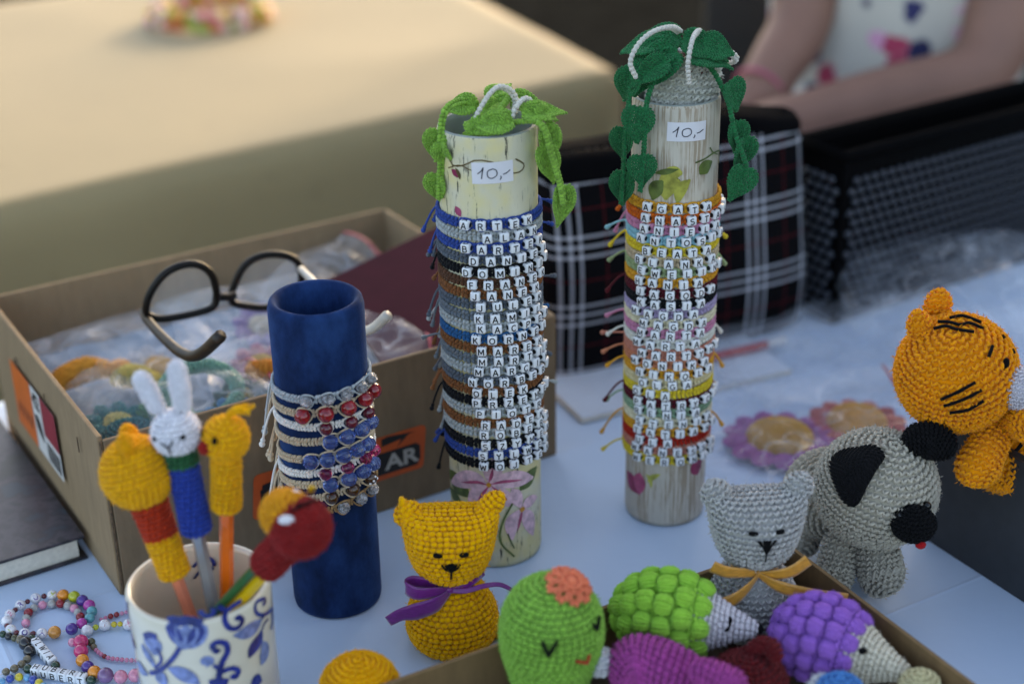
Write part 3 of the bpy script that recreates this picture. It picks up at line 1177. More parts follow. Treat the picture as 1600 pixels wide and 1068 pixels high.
RIGHT = [('AGATA', 'golden orange', CC, (190, 140), (357, 178)), ('ANASTASJA', 'burnt orange', CC, (180, 218), (357, 253)), ('ANIELA', 'pink', CC, (172, 290), (350, 315)),
         ('ANTOSIA', 'sky blue', CC, (153, 350), (402, 388)), ('BEATA', 'lemon yellow', CC, (188, 420), (360, 447)), ('BLANKA', 'beige', CC, (143, 465), (317, 510)),
         ('EWELINA', 'sage green', CC, (158, 540), (338, 572)), ('HANIA', 'golden orange', CC, (142, 607), (302, 638)), ('JAGODA', 'maroon', CC, (150, 678), (318, 700)),
         ('KASIA', 'black', CC, (155, 743), (333, 770)), ('MAGDA', 'lilac', CC, (120, 785), (292, 825)), ('MAGDA', 'cream', CC, (170, 865), (343, 885)),
         ('MARTA', 'pink', CC, (155, 925), (325, 945)), ('MARTA', 'white', CC, (130, 975), (290, 1005)), ('MARTYNA', 'salmon', CD, (230, 150), (428, 180)),
         ('MONIKA', 'coral', CD, (180, 200), (375, 240)), ('NIKOLA', 'golden orange', CD, (217, 280), (420, 310)), ('OLGA', 'ivory', CD, (237, 355), (437, 385)),
         ('OLA', 'lemon yellow', CD, (195, 410), (387, 450)), ('PATRYCJA', 'maroon', CD, (200, 470), (400, 512)), ('RENIA', 'mint green', CD, (205, 540), (415, 580)),
         ('STENIA', 'cream', CD, (215, 612), (420, 642)), ('TATIANA', 'golden orange', CD, (200, 670), (397, 710)), ('ULA', 'bright red', CD, (213, 738), (397, 775)),
         ('WANESSA', 'salmon', CD, (185, 795), (387, 835)), ('WERONIKA', 'lemon yellow', CD, (195, 858), (393, 903))]
def zline(rows, tub):
    zz = [on_cyl(*conv(r[2], r[4]), tub[0], tub[1], tub[2] + BEAD)[1] for r in rows]
    k = np.polyfit(np.arange(len(zz)), zz, 1)
    return np.polyval(k, np.arange(len(zz)))


ZM, ZR = zline(MID, TM), zline(RIGHT, TT_)
for i, (w, c, cr, a, b) in enumerate(MID):
    tl = []
    if i not in (1, 5, 6, 18):
        tl.append((R_(random.uniform(-112, -88)), random.uniform(.003, .010), random.uniform(.008, .027), random.uniform(-.004, .004)))
    if i % 3 == 0:
        tl.append((R_(random.uniform(-125, -100)), random.uniform(.010, .017), random.uniform(.006, .02), random.uniform(-.004, .004)))
    if i in (0, 2, 7, 10, 14, 17):
        tl.append((R_(random.uniform(95, 120)), random.uniform(.008, .015), random.uniform(0.0, .006), 0))
    letter_bracelet(TM, w, c, cr, a, b, 'on cream tube', 'name bracelets on the cream tube', tl, ZM[i])
for i, (w, c, cr, a, b) in enumerate(RIGHT):
    tl = []
    if i in (1, 2, 3, 4, 6, 8, 13, 14, 15, 16, 12, 19, 20, 25, 22):
        up = i in (13, 14, 15, 12)
        tl.append((R_(random.uniform(-118, -90)), random.uniform(.009, .018), random.uniform(.001, .008) if up else random.uniform(.008, .024), random.uniform(-.003, .003)))
    if i in (4, 6, 13, 16, 22):
        tl.append((R_(random.uniform(95, 115)), random.uniform(.006, .012), random.uniform(.007, .015), 0))
    letter_bracelet(TT_, w, c, cr, a, b, 'on beige tube', 'name bracelets on the beige tube', tl, ZR[i])


# ------------------------------------------------------------------ velvet tube and its beaded bracelets
def velvet():
    m, nt, b = new_mat('blue_velvet')
    v = coords(nt)
    f = noise(nt, coords(nt, (1, 1, .55)), 30, 5, 0.65)
    nt.links.new(ramp(nt, f, [(0.34, lin('#09182f')), (0.50, lin('#112950')), (0.68, lin('#1d3f70'))]), b.inputs['Base Color'])
    b.inputs['Roughness'].default_value = 0.9
    b.inputs['Specular IOR Level'].default_value = 0.1
    b.inputs['Sheen Weight'].default_value = 0.7
    b.inputs['Sheen Roughness'].default_value = 0.35
    b.inputs['Sheen Tint'].default_value = lin('#55709c')
    bump(nt, b, noise(nt, v, 1500, 2, 0.7), 0.5, 0.0006)
    return m


m_velvet = velvet()
vt = thing('velvet_tube', 'blue velvet covered tube with beaded macrame bracelets round it', 'display tube', (BX, BY, 0))
mb = MB()
lathe(mb, [(0.001, 0.0), (BR - 0.003, 0), (BR - 0.0005, 0.001), (BR, 0.004), (BR * 1.006, BH * 0.35), (BR * 0.997, BH * 0.7), (BR + 0.0004, BH - 0.006), (BR - 0.0006, BH - 0.0018), (BR - 0.0024, BH),
           (BR - 0.0046, BH - 0.001), (BR - 0.0062, BH - 0.005), (BR - 0.0068, BH - 0.03), (BR - 0.0068, 0.01), (0.001, 0.01)], 80, caps=False)
mb.build('velvet_sleeve', m_velvet, vt)

m_silver = plain('antique_silver', '#c4c5c8', 0.25, 0.9, var=0.7, nscale=420, bumps=1.0, bdist=0.001)
m_redbead = plain('red_gold_bead', '#8c1420', 0.12, var=0.5, nscale=240, coat=0.6)
m_wine = plain('wine_red_bead', '#5a0d24', 0.15, coat=0.5)
m_brownbead = plain('brown_bead', '#3f2410', 0.2, coat=0.5)


def crystal(name, col):
    m, nt, b = new_mat(name)
    f = noise(nt, coords(nt), 300)
    c = lin(col)
    nt.links.new(ramp(nt, f, [(0.3, c[:3]), (0.7, tuple(min(1, x * 1.6) for x in c[:3]))]), b.inputs['Base Color'])
    b.inputs['Roughness'].default_value = 0.06
    b.inputs['Transmission Weight'].default_value = 0.9
    b.inputs['IOR'].default_value = 1.5
    return m


m_bluecry = crystal('blue_crystal', '#6f90dc')
m_pinkcry = crystal('pink_crystal', '#c0447c')


def facet_bead(r, k=8):
    mb = MB()
    z = np.linspace(-1, 1, 6)
    prof = [(max(0.25, math.sqrt(max(1 - (a * 0.92) ** 2, 0))) * r, a * r * 0.92) for a in z]
    lathe(mb, prof, k * 2, 0, smooth=False)
    return mb.xf(rot('Y', PI / 2))


def round_bead(r):
    return ball(MB(), (0, 0, 0), r, res=(12, 18))


def silver_bead(r):
    mb = ball(MB(), (0, 0, 0), r * 0.93, res=(12, 18))
    g = []
    for i in range(46):
        y = 1 - 2 * (i + 0.5) / 46
        a = i * 2.39996
        g.append((math.sqrt(1 - y * y) * math.cos(a), y, math.sqrt(1 - y * y) * math.sin(a)))
    return balls(mb, np.array(g) * r * 0.94, np.repeat((np.eye(3) * r * 0.15)[None], 46, 0))


def dotted_bead(r):
    mb = ball(MB(), (0, 0, 0), r, res=(12, 18))
    pts = [nrm(V3(math.sin(a) * math.cos(e), -math.cos(a) * math.cos(e), math.sin(e))) for a, e in ((-.5, .3), (.45, .35), (0, -.35), (-.9, -.3), (.95, -.25), (0, .9))]
    return balls(mb, np.array(pts) * r * 0.93, np.repeat((np.eye(3) * r * 0.2)[None], 6, 0), 1, (7, 10))


BEADS = {'silver': (silver_bead(.0039).mesh('bead', m_silver), .0039), 'red': (round_bead(.0050).mesh('bead', m_redbead), .0050), 'wine': (round_bead(.0041).mesh('bead', m_wine), .0041),
         'blue': (facet_bead(.0049).mesh('bead', m_bluecry), .0049), 'pink': (facet_bead(.0040).mesh('bead', m_pinkcry), .0040), 'brown': (dotted_bead(.0043).mesh('bead', [m_brownbead, m_bead_white]), .0043)}
CE = (390, 560, 3.957)
VB = [('pale grey', '#b4bcc0', 'silver', 'engraved silver beads', [(343, 275), (487, 270), (613, 245), (712, 185), (770, 110)], (136, 150)),
      ('beige', '#d2bfa4', 'red', 'large red and gold beads', [(315, 362), (475, 360), (630, 330), (743, 270), (795, 180)], (138, 250)),
      ('white', '#f0ede8', 'wine', 'dark wine red beads', [(475, 445), (645, 410), (757, 330)], (145, 320)),
      ('beige', '#d2bfa4', 'blue', 'blue crystal beads, highest of the blue beaded ones', [(503, 530), (620, 500), (718, 450), (777, 385)], (172, 440)),
      ('beige', '#d2bfa4', 'blue', 'five blue crystal beads, above the pink beaded one', [(367, 635), (482, 640), (595, 615), (690, 580), (757, 530)], (175, 560)),
      ('white', '#f0ede8', 'pink', 'pink crystal beads', [(470, 718), (620, 685), (737, 625), (795, 565)], (188, 635)),
      ('beige', '#d2bfa4', 'blue', 'blue crystal beads, just below the pink beaded one', [(502, 785), (630, 765), (727, 715), (790, 640)], (185, 700)),
      ('beige', '#d2bfa4', 'brown', 'brown dotted beads', [(510, 865), (655, 825), (770, 740)], (190, 790)),
      ('tan', '#a5835c', 'silver', 'rough silver beads, lowest on the velvet tube', [(590, 935), (707, 880), (780, 800)], (200, 870))]
for i, (cn, ch, kind, desc, pts, left) in enumerate(VB):
    me, br = BEADS[kind]
    rb = BR + 0.0006 + br * 0.9
    pos = [on_cyl(*conv(CE, p), BX, BY, rb + br * 0.6) for p in pts]
    la, lz = on_cyl(*conv(CE, left), BX, BY, BR + 0.001)
    A = np.array([[1, math.sin(a), math.cos(a)] for a, _ in pos] + [[1, math.sin(max(la, -1.35)), math.cos(max(la, -1.35))]])
    b = np.array([z for _, z in pos] + [lz])
    zc = b.mean()
    W = np.vstack([A, np.diag([0, 0.15, 0.8])])
    k = np.linalg.lstsq(W, np.concatenate([b - zc, [0, 0, 0]]), rcond=None)[0]
    zf = lambda p, k=k: k[0] + k[1] * np.sin(p) + k[2] * np.cos(p)
    t = thing('beaded_bracelet', f'{cn} macrame bracelet with {desc}', 'bracelet', (BX, BY, zc), 0, 'beaded bracelets on the velvet tube')
    m_c = yarn(ch, 0.08, 0.2)
    mb = MB()
    half = br * 0.95 / rb
    band_lobes(mb, BR + 0.0002, zf, step=0.0021, hh=0.0015, skip=[(a - half, a + half) for a, _ in pos], thick=0.0012)
    for a, z in pos:
        zz = zf(np.array([a]))[0]
        for s in (-1, 1):
            q = np.linspace(-1.25, 1.25, 13)
            aa = a + q * half
            rr = BR + 0.0012 + (rb - BR - 0.0012) * np.cos(q / 1.25 * PI / 2)
            tube(mb, np.stack([rr * np.sin(aa), -rr * np.cos(aa), zf(aa) + s * (0.0008 + br * 0.98 * np.cos(q / 1.25 * PI / 2) ** 0.7)], -1), 0.0006, 6)
    mb.build('knotted_band', m_c, t)
    for a, z in pos:
        zz = zf(np.array([a]))[0]
        place('bead', me, t, tr(rb * math.sin(a), -rb * math.cos(a), zz) @ rot('Z', a) @ rot('X', random.uniform(0, 6)))
    for j in range(2):
        if i in (2, 5, 8) and j == 1:
            continue
        mb = MB()
        ph = R_(-100 - 12 * j + random.uniform(-6, 6))
        tail(mb, BR, ph, random.uniform(.006, .014), random.uniform(.028, .052), r=.0008, knot=.0021, z0=float(zf(np.array([ph]))[0]))
        mb.build('tie_cord', m_c, t)


def on_ball(px, py, c, r):
    d = nrm(ray(px, py))
    o = CPOS - c
    b = o @ d
    q = max(b * b - (o @ o - r * r), 0)
    return CPOS + d * (-b - math.sqrt(q))


# ================================================================== crocheted hanging plants
def leaf_mesh(L, W, mat, bend=0.15, cup=0.15, step=0.0027, w=0.0013):
    t = np.linspace(0, 2 * PI, 90, endpoint=False)
    x = np.sin(t) ** 3
    y = 13 * np.cos(t) - 5 * np.cos(2 * t) - 2 * np.cos(3 * t) - np.cos(4 * t)
    y = (y - y.max()) / (y.max() - y.min())
    mb = MB()
    for s in (1.0, 0.78, 0.56, 0.34, 0.14):
        p = np.stack([x * W / 2 * s, y * L * s - L * 0.12 * (1 - s), np.zeros_like(x)], -1)
        p = np.vstack([p, p[:1]])
        p[:, 2] = -bend * L * (p[:, 1] / L) ** 2 + cup * np.abs(p[:, 0])
        chain(mb, p, step, w, up=(0, 0, 1))
    t = np.linspace(0.05, -0.95, 12)
    chain(mb, np.stack([0 * t, t * L, -bend * L * t ** 2 + 0.0008], -1), step, w, up=(0, 0, 1))
    return mb.mesh('leaf', mat)


def add_leaf(parent, me, px, py, y, ang, out=(0, -1, 0.3), roll=0.0, s=1.0):
    """leaf hung by its stem end at a point, tip pointing along a direction in the upright plane facing us"""
    p = aty(px, py, y + YOFF)
    tip = V3(math.cos(ang), 0, math.sin(ang))
    n = nrm(V3(*out))
    tip = nrm(tip - n * (tip @ n))
    M = np.eye(4)
    M[:3, 1], M[:3, 2] = -tip, n
    M[:3, 0] = np.cross(M[:3, 1], M[:3, 2])
    M[:3, 3] = p
    M = to_local(parent) @ M @ rot('Y', roll) @ sc(s * random.uniform(.66, .86))
    return place('leaf', me, parent, M)


def vine(parent, pts, mat, w=0.0013, step=0.0024, name='vine'):
    p = smooth_path([aty(x, y, d + YOFF) for x, y, d in pts], 50)
    mb = MB()
    chain(mb, apply(to_local(parent), p), step, w)
    return mb.build(name, mat, parent)


m_dgreen, m_lgreen, m_cordw = yarn('#0e6a3e', 0.25), yarn('#7dab44', 0.25), yarn('#d6d2c8', 0.06)
YOFF = -.0135
pr = thing('crochet_plant', 'dark green crocheted trailing plant in a pale crocheted pot', 'crochet plant', (TX, TY, 0.270))
LR = to_local(pr)
PT = tr(TX, TY, 0.270) @ rot('Y', R_(6)) @ rot('X', R_(-8))
mb = MB()
crochet(mb, moved(rev([(0.001, 0), (0.014, 0.0005), (0.0205, 0.004), (0.0225, 0.03), (0.0225, 0.060), (0.0215, 0.0625)]), LR @ PT), 0.0048, 0.0044, fat=1.15)
mb.build('pot', yarn('#c4c3b8', 0.16), pr)
mb = MB()
crochet(mb, moved(rev([(0.0212, 0.053), (0.015, 0.0585), (0.008, 0.061), (0.0005, 0.062)]), LR @ PT), 0.0032, 0.0034)
mb.build('soil', yarn('#5b3b33', 0.2), pr)
for pts in (
            [(1077, 132, .936), (1075, 100, .932), (1082, 62, .938), (1092, 50, .955), (1100, 62, .965), (1140, 82, .975), (1150, 95, .98), (1128, 100, .985)],
            [(994, 122, .932), (985, 98, .93), (997, 70, .932), (1020, 50, .936), (1048, 43, .945), (1062, 50, .96)]):
    vine(pr, pts, m_cordw, 0.0017, 0.0028, 'hanging_cord')
heart = [leaf_mesh(0.030, 0.024, m_dgreen, .25, .25), leaf_mesh(0.034, 0.019, m_dgreen, 0.45, 0.6), leaf_mesh(0.040, 0.026, m_dgreen, 0.5, 0.3)]
for k, px, py, y, a, out, rl in [(0, 1000, 168, .938, -95, (-.25, -1, .15), 0), (0, 1003, 243, .938, -88, (-.2, -1, .1), .1), (1, 990, 108, .945, -120, (-.7, -.7, .1), .4), (1, 975, 200, .95, -105, (-.9, -.4, .1), .8),
                                 (1, 976, 268, .95, -98, (-.8, -.5, .1), .7), (2, 1052, 78, .952, -158, (0, -.5, .85), 0), (2, 1062, 62, .958, 170, (.1, -.45, .9), .1), (2, 1068, 66, .95, -18, (0, -.6, .8), -.1),
                                 (2, 1075, 88, .945, 10, (.1, -.7, .7), .2), (1, 1042, 98, .94, -150, (-.1, -.8, .6), 0), (0, 1030, 70, .955, 150, (-.2, -.4, .9), 0), (0, 1100, 70, .95, -10, (.2, -.8, .6), 0),
                                 (0, 1140, 128, .95, -65, (.5, -.9, .2), .1), (0, 1165, 262, .945, -115, (.4, -1, .1), -.1), (1, 1150, 190, .948, -80, (.6, -.8, .1), -.4), (1, 1163, 215, .95, -88, (.8, -.5, 0), -.6),
                                 (2, 1055, 80, .948, -130, (-.3, -.6, .7), .2)]:
    add_leaf(pr, heart[k], px, py, y, R_(a), out, rl)
vine(pr, [(1052, 80, .955), (1025, 120, .943), (1010, 165, .938), (1006, 235, .937), (1000, 300, .937)], m_dgreen)
vine(pr, [(1010, 90, .955), (988, 130, .95), (978, 200, .948), (974, 265, .948), (970, 320, .948)], m_dgreen)
vine(pr, [(1085, 80, .955), (1115, 112, .952), (1138, 160, .948), (1148, 205, .946), (1165, 255, .945), (1166, 272, .945)], m_dgreen, 0.0018)

YOFF = -.0075
pm = thing('crochet_plant', 'pale green crocheted trailing plant with white cord loop', 'crochet plant', (MX, MY, 0.265))
LMm = to_local(pm)
mb = MB()
crochet(mb, moved(rev([(0.0005, 0), (0.015, 0.0008), (0.0215, 0.004), (0.0225, 0.022), (0.0215, 0.024), (0.001, 0.022)]), LMm @ tr(MX, MY, 0.252)), 0.0038, 0.0040)
mb.build('pot', yarn('#6d7468', 0.15), pm)
vine(pm, [(742, 186, .905), (750, 170, .905), (765, 147, .91), (780, 136, .915), (798, 143, .92), (806, 160, .92), (803, 178, .915)], m_cordw, 0.0017, 0.0027, 'hanging_cord')
vine(pm, [(800, 183, .9), (806, 168, .9), (818, 155, .905), (828, 160, .91), (824, 176, .915)], m_cordw, 0.0017, 0.0027, 'hanging_cord')
lime = [leaf_mesh(0.029, 0.018, m_lgreen, 0.5, 0.7), leaf_mesh(0.040, 0.018, m_lgreen, 0.4, 0.6), leaf_mesh(0.024, 0.014, m_lgreen, 0.8, 0.9)]
for k, px, py, y, a, out, rl in [(0, 687, 205, .905, -110, (-.6, -.8, .2), .3), (0, 683, 272, .905, -92, (-.7, -.7, .1), .4), (2, 690, 225, .9, -75, (-.5, -.9, .1), 0), (1, 800, 190, .898, -170, (0, -.7, .7), .1),
                                 (1, 818, 182, .9, 22, (.1, -.8, .6), .2), (2, 838, 182, .9, 25, (.2, -.7, .7), 0), (1, 855, 195, .9, -82, (.5, -.9, .1), -.3), (1, 848, 228, .898, -70, (.4, -.9, .1), -.2), (1, 878, 290, .9, -88, (.5, -.8, .05), -.2),
                                 (0, 742, 168, .92, 160, (0, -.5, .8), .3), (2, 760, 175, .915, 60, (0, -.7, .7), 0), (2, 775, 195, .9, 120, (0, -.8, .6), 0), (2, 735, 190, .905, -60, (0, -.8, .6), 0), (0, 800, 165, .93, 20, (0, -.5, .8), 0), (0, 775, 160, .93, 80, (0, -.6, .8), .2),
                                 (0, 790, 200, .895, 150, (.1, -.6, .8), .2)]:
    add_leaf(pm, lime[k], px, py, y, R_(a), out, rl)
vine(pm, [(752, 185, .918), (742, 160, .925), (722, 158, .92), (700, 168, .908), (690, 195, .903), (689, 250, .902), (687, 310, .902)], m_lgreen, 0.0018)
vine(pm, [(790, 195, .905), (812, 190, .9), (838, 190, .895), (852, 205, .892), (862, 240, .892), (876, 290, .893), (880, 318, .894)], m_lgreen, 0.0019)
vine(pm, [(760, 200, .91), (772, 185, .905), (786, 165, .915), (795, 150, .925), (770, 158, .93), (755, 175, .92)], m_lgreen, 0.002)
vine(pm, [(855, 185, .91), (862, 200, .905), (868, 225, .9), (862, 245, .897)], m_lgreen, 0.0016)

# ================================================================== shoe box
def card_mat(name, col, var=0.16):
    m, nt, b = new_mat(name)
    c = lin(col)
    v = coords(nt)
    f = noise(nt, coords(nt, (1, 1, 0.25)), 110, 5, 0.7)
    f2 = noise(nt, v, 9, 3)
    base = ramp(nt, f, [(0.3, tuple(x * (1 - var) for x in c[:3])), (0.7, tuple(x * (1 + var) for x in c[:3]))])
    base = mixc(nt, mathn(nt, 'MULTIPLY', f2, 0.35), base, tuple(x * 0.7 for x in c[:3]) + (1,))
    nt.links.new(base, b.inputs['Base Color'])
    b.inputs['Roughness'].default_value = 0.8
    b.inputs['Specular IOR Level'].default_value = 0.25
    bump(nt, b, noise(nt, v, 700, 3), 0.15, 0.0005)
    return m


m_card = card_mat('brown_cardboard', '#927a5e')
m_card_shaded = card_mat('shaded_cardboard', '#7c6852')  # shade on the front panel painted in as a darker card colour
m_card_edge = plain('corrugated_edge', '#5a4632', 0.9, var=0.5, nscale=500)
BOXH = 0.118
SB = V3(-0.2625, 0.8530, 0)
e1, e2 = nrm(V3(0.297, 0.182, 0)), nrm(V3(-0.182, 0.297, 0))
BLN, BWD = 0.3465, 0.273
sbx = thing('shoe_box', 'open brown cardboard shoe box with orange labels, filled with bags', 'shoe box', SB)
SM = np.eye(4)
SM[:3, 0], SM[:3, 1] = e1, e2


def panel(name, c, s, parent, mat=m_card, bev=0.0008):
    mb = MB()
    rbox(mb, c, s, bev)
    return mb.xf(SM).build(name, mat, parent)


wt = 0.0035
pf = panel('front_panel', (BLN / 2 + 0.0012, wt / 2, BOXH / 2), (BLN - 0.0024, wt, BOXH), sbx, m_card_shaded)
pl = panel('side_panel', (wt / 2 - 0.0006, BWD / 2, BOXH / 2 + 0.0012), (wt, BWD - 0.006, BOXH + 0.0024), sbx)
panel('back_panel', (BLN / 2, BWD - wt / 2, BOXH / 2), (BLN - 0.004, wt, BOXH), sbx)
panel('side_panel', (BLN - wt / 2 + 0.0006, BWD / 2, BOXH / 2), (wt, BWD - 0.006, BOXH), sbx)
panel('base_panel', (BLN / 2, BWD / 2, 0.0018), (BLN - 0.009, BWD - 0.009, 0.003), sbx)
panel('corner_flap', (0.0012, 0.0016, BOXH / 2), (0.0016, 0.0022, BOXH - 0.002), sbx, m_card_edge, 0.0003)
for yy in (0.045, 0.12, 0.19):
    panel('slot', (-0.0026, yy, BOXH - 0.022), (0.0006, 0.0012, 0.011), pl, m_card_edge, 0.0)
m_orange = plain('printed_orange', '#c4521f', 0.5, var=0.1)
m_orange2 = plain('printed_bright_orange', '#d2611b', 0.5, var=0.1)
m_redp = plain('printed_red', '#8e1c2c', 0.5)
m_lab = plain('printed_white', '#cfccc8', 0.5, var=0.05)
m_blackp = plain('printed_black', '#1a1717', 0.5)
m_greyp = plain('printed_grey', '#a8a39c', 0.5)


def flat_text(mb, text, size, M, mat=0, bold=0.02, sx=1.0, sheer=0.0):
    v, f = glyphs(text, size, bold)
    v = v.copy()
    v[:, 0] = v[:, 0] * sx + v[:, 1] * sheer
    mb.add(apply(M, v), f, mat, False)


# front logo, half hidden behind the velvet tube
FM = SM @ tr(0, -0.0006, 0) @ rot('X', PI / 2)       # x along the front, y up


def px_front(px, py):
    d = ray(px, py)
    n = e2
    t = ((SB - CPOS) @ n) / (d @ n)
    q = CPOS + d * t - SB
    return q @ e1, q[2]


def poly(mb, pts, M, mat=0, z=0.0):
    v = np.array([(x, y, z) for x, y in pts], float)
    mb.add(apply(M, v), np.arange(len(v))[None], mat, False)


lx0, ly0 = px_front(398, 775)
lx1, ly1 = px_front(664, 655)
lg = MB()
ry0, ry1 = px_front(600, 748)[1], px_front(668, 660)[1]
rr = 0.004
out = []
for cx, cy, a0 in ((lx1 - rr - 0.003, ry0 + rr, -90), (lx1 - rr, ry1 - rr, 0), (lx0 + rr, ry1 - rr, 90), (lx0 + rr - 0.003, ry0 + rr, 180)):
    for k in range(5):
        a = R_(a0 + k * 22.5)
        out.append((cx + rr * math.cos(a), cy + rr * math.sin(a)))
poly(lg, out, FM)
logo = lg.build('front_logo', m_orange, pf)
lg = MB()
bx0, by0 = px_front(607, 735)
bx1, by1 = px_front(650, 700)
poly(lg, [(lx0 + 0.004, ry0 + 0.004), (bx1, ry0 + 0.004), (bx1 + 0.003, ry0 + 0.009), (bx1 + 0.003, ry0 + 0.019), (bx1, ry0 + 0.022), (lx0 + 0.004, ry0 + 0.022)], FM, 0, 0.0002)
flat_text(lg, 'AR', 0.0165, FM @ tr(bx1 - 0.0125, ry0 + 0.0125, 0.0004), 1, 0.03, 1.25)
sx0, sy0 = px_front(596, 705)
sx1, sy1 = px_front(650, 672)
poly(lg, [(sx0, sy0 + 0.004), (sx0 + 0.016, sy0 + 0.006), (sx0 + 0.012, sy0), (sx0 + 0.022, sy0 + 0.008), (sx1, sy1), (sx0 + 0.005, sy0 + 0.011), (sx0, sy0 + 0.010)], FM, 0, 0.0003)
poly(lg, [(lx0 + 0.005, ry1 - 0.018), (lx0 + 0.022, ry1 - 0.012), (lx0 + 0.03, ry1 - 0.006), (lx0 + 0.006, ry1 - 0.009)], FM, 0, 0.0003)
lg.build('logo_print', [m_blackp, m_greyp], logo)
# side label
LMX = SM @ tr(-0.0029, 0, 0) @ rot('Z', -PI / 2) @ rot('X', PI / 2)      # x towards the front corner, y up


def px_side(px, py):
    d = ray(px, py)
    t = ((SB - CPOS) @ e1) / (d @ e1)
    q = CPOS + d * t - SB
    return -(q @ e2), q[2]


A0, A1 = px_side(31, 618), px_side(117, 800)
lb = MB()
lx0, lx1, ltop, lbot = A0[0], A1[0] - 0.004, 0.093, 0.040
w3 = (lx1 - lx0)
poly(lb, [(lx0, lbot), (lx1, lbot), (lx1, ltop), (lx0, ltop)], LMX)
lab = lb.build('size_label', m_lab, pl)
lb = MB()
poly(lb, [(lx0, lbot + 0.0), (lx0 + w3 * 0.46, lbot), (lx0 + w3 * 0.46, ltop), (lx0, ltop)], LMX, 0, 0.0002)
poly(lb, [(lx0 + w3 * 0.68, lbot + 0.022), (lx1, lbot + 0.022), (lx1, ltop), (lx0 + w3 * 0.68, ltop)], LMX, 1, 0.0002)
flat_text(lb, '42', 0.017, LMX @ tr(lx0 + w3 * 0.565, ltop - 0.010, 0.0003), 2, 0.03, 1.0)
stroke_flat(lb, [(lx0 + w3 * .5, lbot + .03), (lx0 + w3 * .56, lbot + .025), (lx0 + w3 * .64, lbot + .014)], leafw(.012), LMX @ tr(0, 0, .0003), 2)
for k in range(9):
    x = lx0 + w3 * (0.70 + 0.032 * k)
    poly(lb, [(x, lbot + .003), (x + .0016 * (1 + k % 2 * .6), lbot + .003), (x + .0016 * (1 + k % 2 * .6), lbot + .018), (x, lbot + .018)], LMX, 2, 0.0002)
for k in range(4):
    stroke_flat(lb, [(lx0 + w3 * (.08 + .09 * k), lbot + .012), (lx0 + w3 * (.12 + .09 * k), lbot + .022)], .006, LMX @ tr(0, 0, .0003), 3)
lb.build('label_print', [m_orange2, m_redp, m_blackp, plain('printed_dark_orange', '#8a3a14', .6)], lab)


# ------------------------------------------------------------------ clear bags
def bag_mat(name, alpha, tint='#dfe6f0'):
    m, nt, b = new_mat(name)
    v = coords(nt)
    f = noise(nt, v, 40, 4, 0.6)
    b.inputs['Base Color'].default_value = lin(tint)
    # film is nearly clear; it whitens along its sharp creases
    cr = mathn(nt, 'ABSOLUTE', mathn(nt, 'SUBTRACT', noise(nt, v, 15, 2, 0.5), .5))
    cr2 = mathn(nt, 'ABSOLUTE', mathn(nt, 'SUBTRACT', noise(nt, coords(nt, (1, 2.2, 1), rotv=(0, 0, .7)), 11, 2, 0.45), .5))
    ln = mathn(nt, 'MAXIMUM', ramp(nt, cr, [(0, (.6,) * 3), (.007, (.2,) * 3), (.022, (0,) * 3)]), ramp(nt, cr2, [(0, (.5,) * 3), (.006, (.16,) * 3), (.018, (0,) * 3)]))
    al = ramp(nt, f, [(0.35, (alpha * 0.4,) * 3), (0.75, (min(alpha * 1.3, 1),) * 3)])
    nt.links.new(mathn(nt, 'MINIMUM', mathn(nt, 'ADD', al, mathn(nt, 'MULTIPLY', ln, .38)), 1.0), b.inputs['Alpha'])
    b.inputs['Roughness'].default_value = 0.1
    b.inputs['Specular IOR Level'].default_value = 0.8
    bump(nt, b, noise(nt, v, 38, 3, 0.55), 0.6, 0.005)
    return m


m_clear = bag_mat('clear_plastic', 0.09)
m_milky = bag_mat('milky_plastic', 0.15)
m_zip = plain('red_zip', '#a6333f', 0.4)


def zip_bag(name, label, c, a, b, h, rz, seed, mat=m_clear, zipline=True, tilt=(0, 0), amp=0.006, ztop=None, loc_down=0.0):
    t = thing(name, label, 'plastic bag', (c[0], c[1], c[2] - loc_down), rz)
    t.rotation_euler = (tilt[0], tilt[1], rz)

    def top(sg):
        def fn(u, v):
            x, y = (u - 0.5) * a, (v - 0.5) * b
            e = (1 - np.abs(2 * u - 1) ** 3.0) * (1 - np.abs(2 * v - 1) ** 3.0)
            z = h * (0.5 + sg * 0.5 * np.sqrt(np.maximum(e, 0))) + amp * crumple(x, y, 11.0, seed + (0 if sg > 0 else 50)) * (0.25 + e) * (1 if sg > 0 else 0.15)
            wob = 1 + 0.05 * np.sin(9 * u + seed) * (np.abs(2 * v - 1)) + 0.05 * np.sin(8 * v + 2 * seed) * np.abs(2 * u - 1)
            return np.stack([x * wob, y * wob, z], -1)
        return fn
    mb = MB()
    sheet(mb, top(1), 60, 50)
    sheet(mb, top(-1), 14, 14)
    body = mb.build('film', mat, t)
    if zipline:
        mb = MB()
        f = top(1)
        u = np.full(40, 0.93)
        v = np.linspace(0.02, 0.98, 40)
        p = f(u, v) + V3(0, 0, 0.0012)
        ribbon(mb, p, (1, 0, 0), 0.003, 0.0006)
        mb.build('zip_strip', m_zip, body)
    return t


def B2W(s, t, z):
    return SB + e1 * s + e2 * t + V3(0, 0, z)


ANG = math.atan2(e1[1], e1[0])
# things lying inside, seen through the film
def yarn_ring(label, name, c, r, w, col, cat, tiltv=(0, 0, 1)):
    t = thing(name, label, cat, c)
    M = frame((0, 0, 0), tiltv)
    a = np.linspace(0, 2 * PI, 49)
    mb = MB()
    p = apply(M, np.stack([r * np.cos(a), r * np.sin(a), 0 * a], -1))
    crochet(mb, limb(p, [w] * 4, 80), 0.0035, 0.0035)
    mb.build('ring', yarn(col), t)
    return t


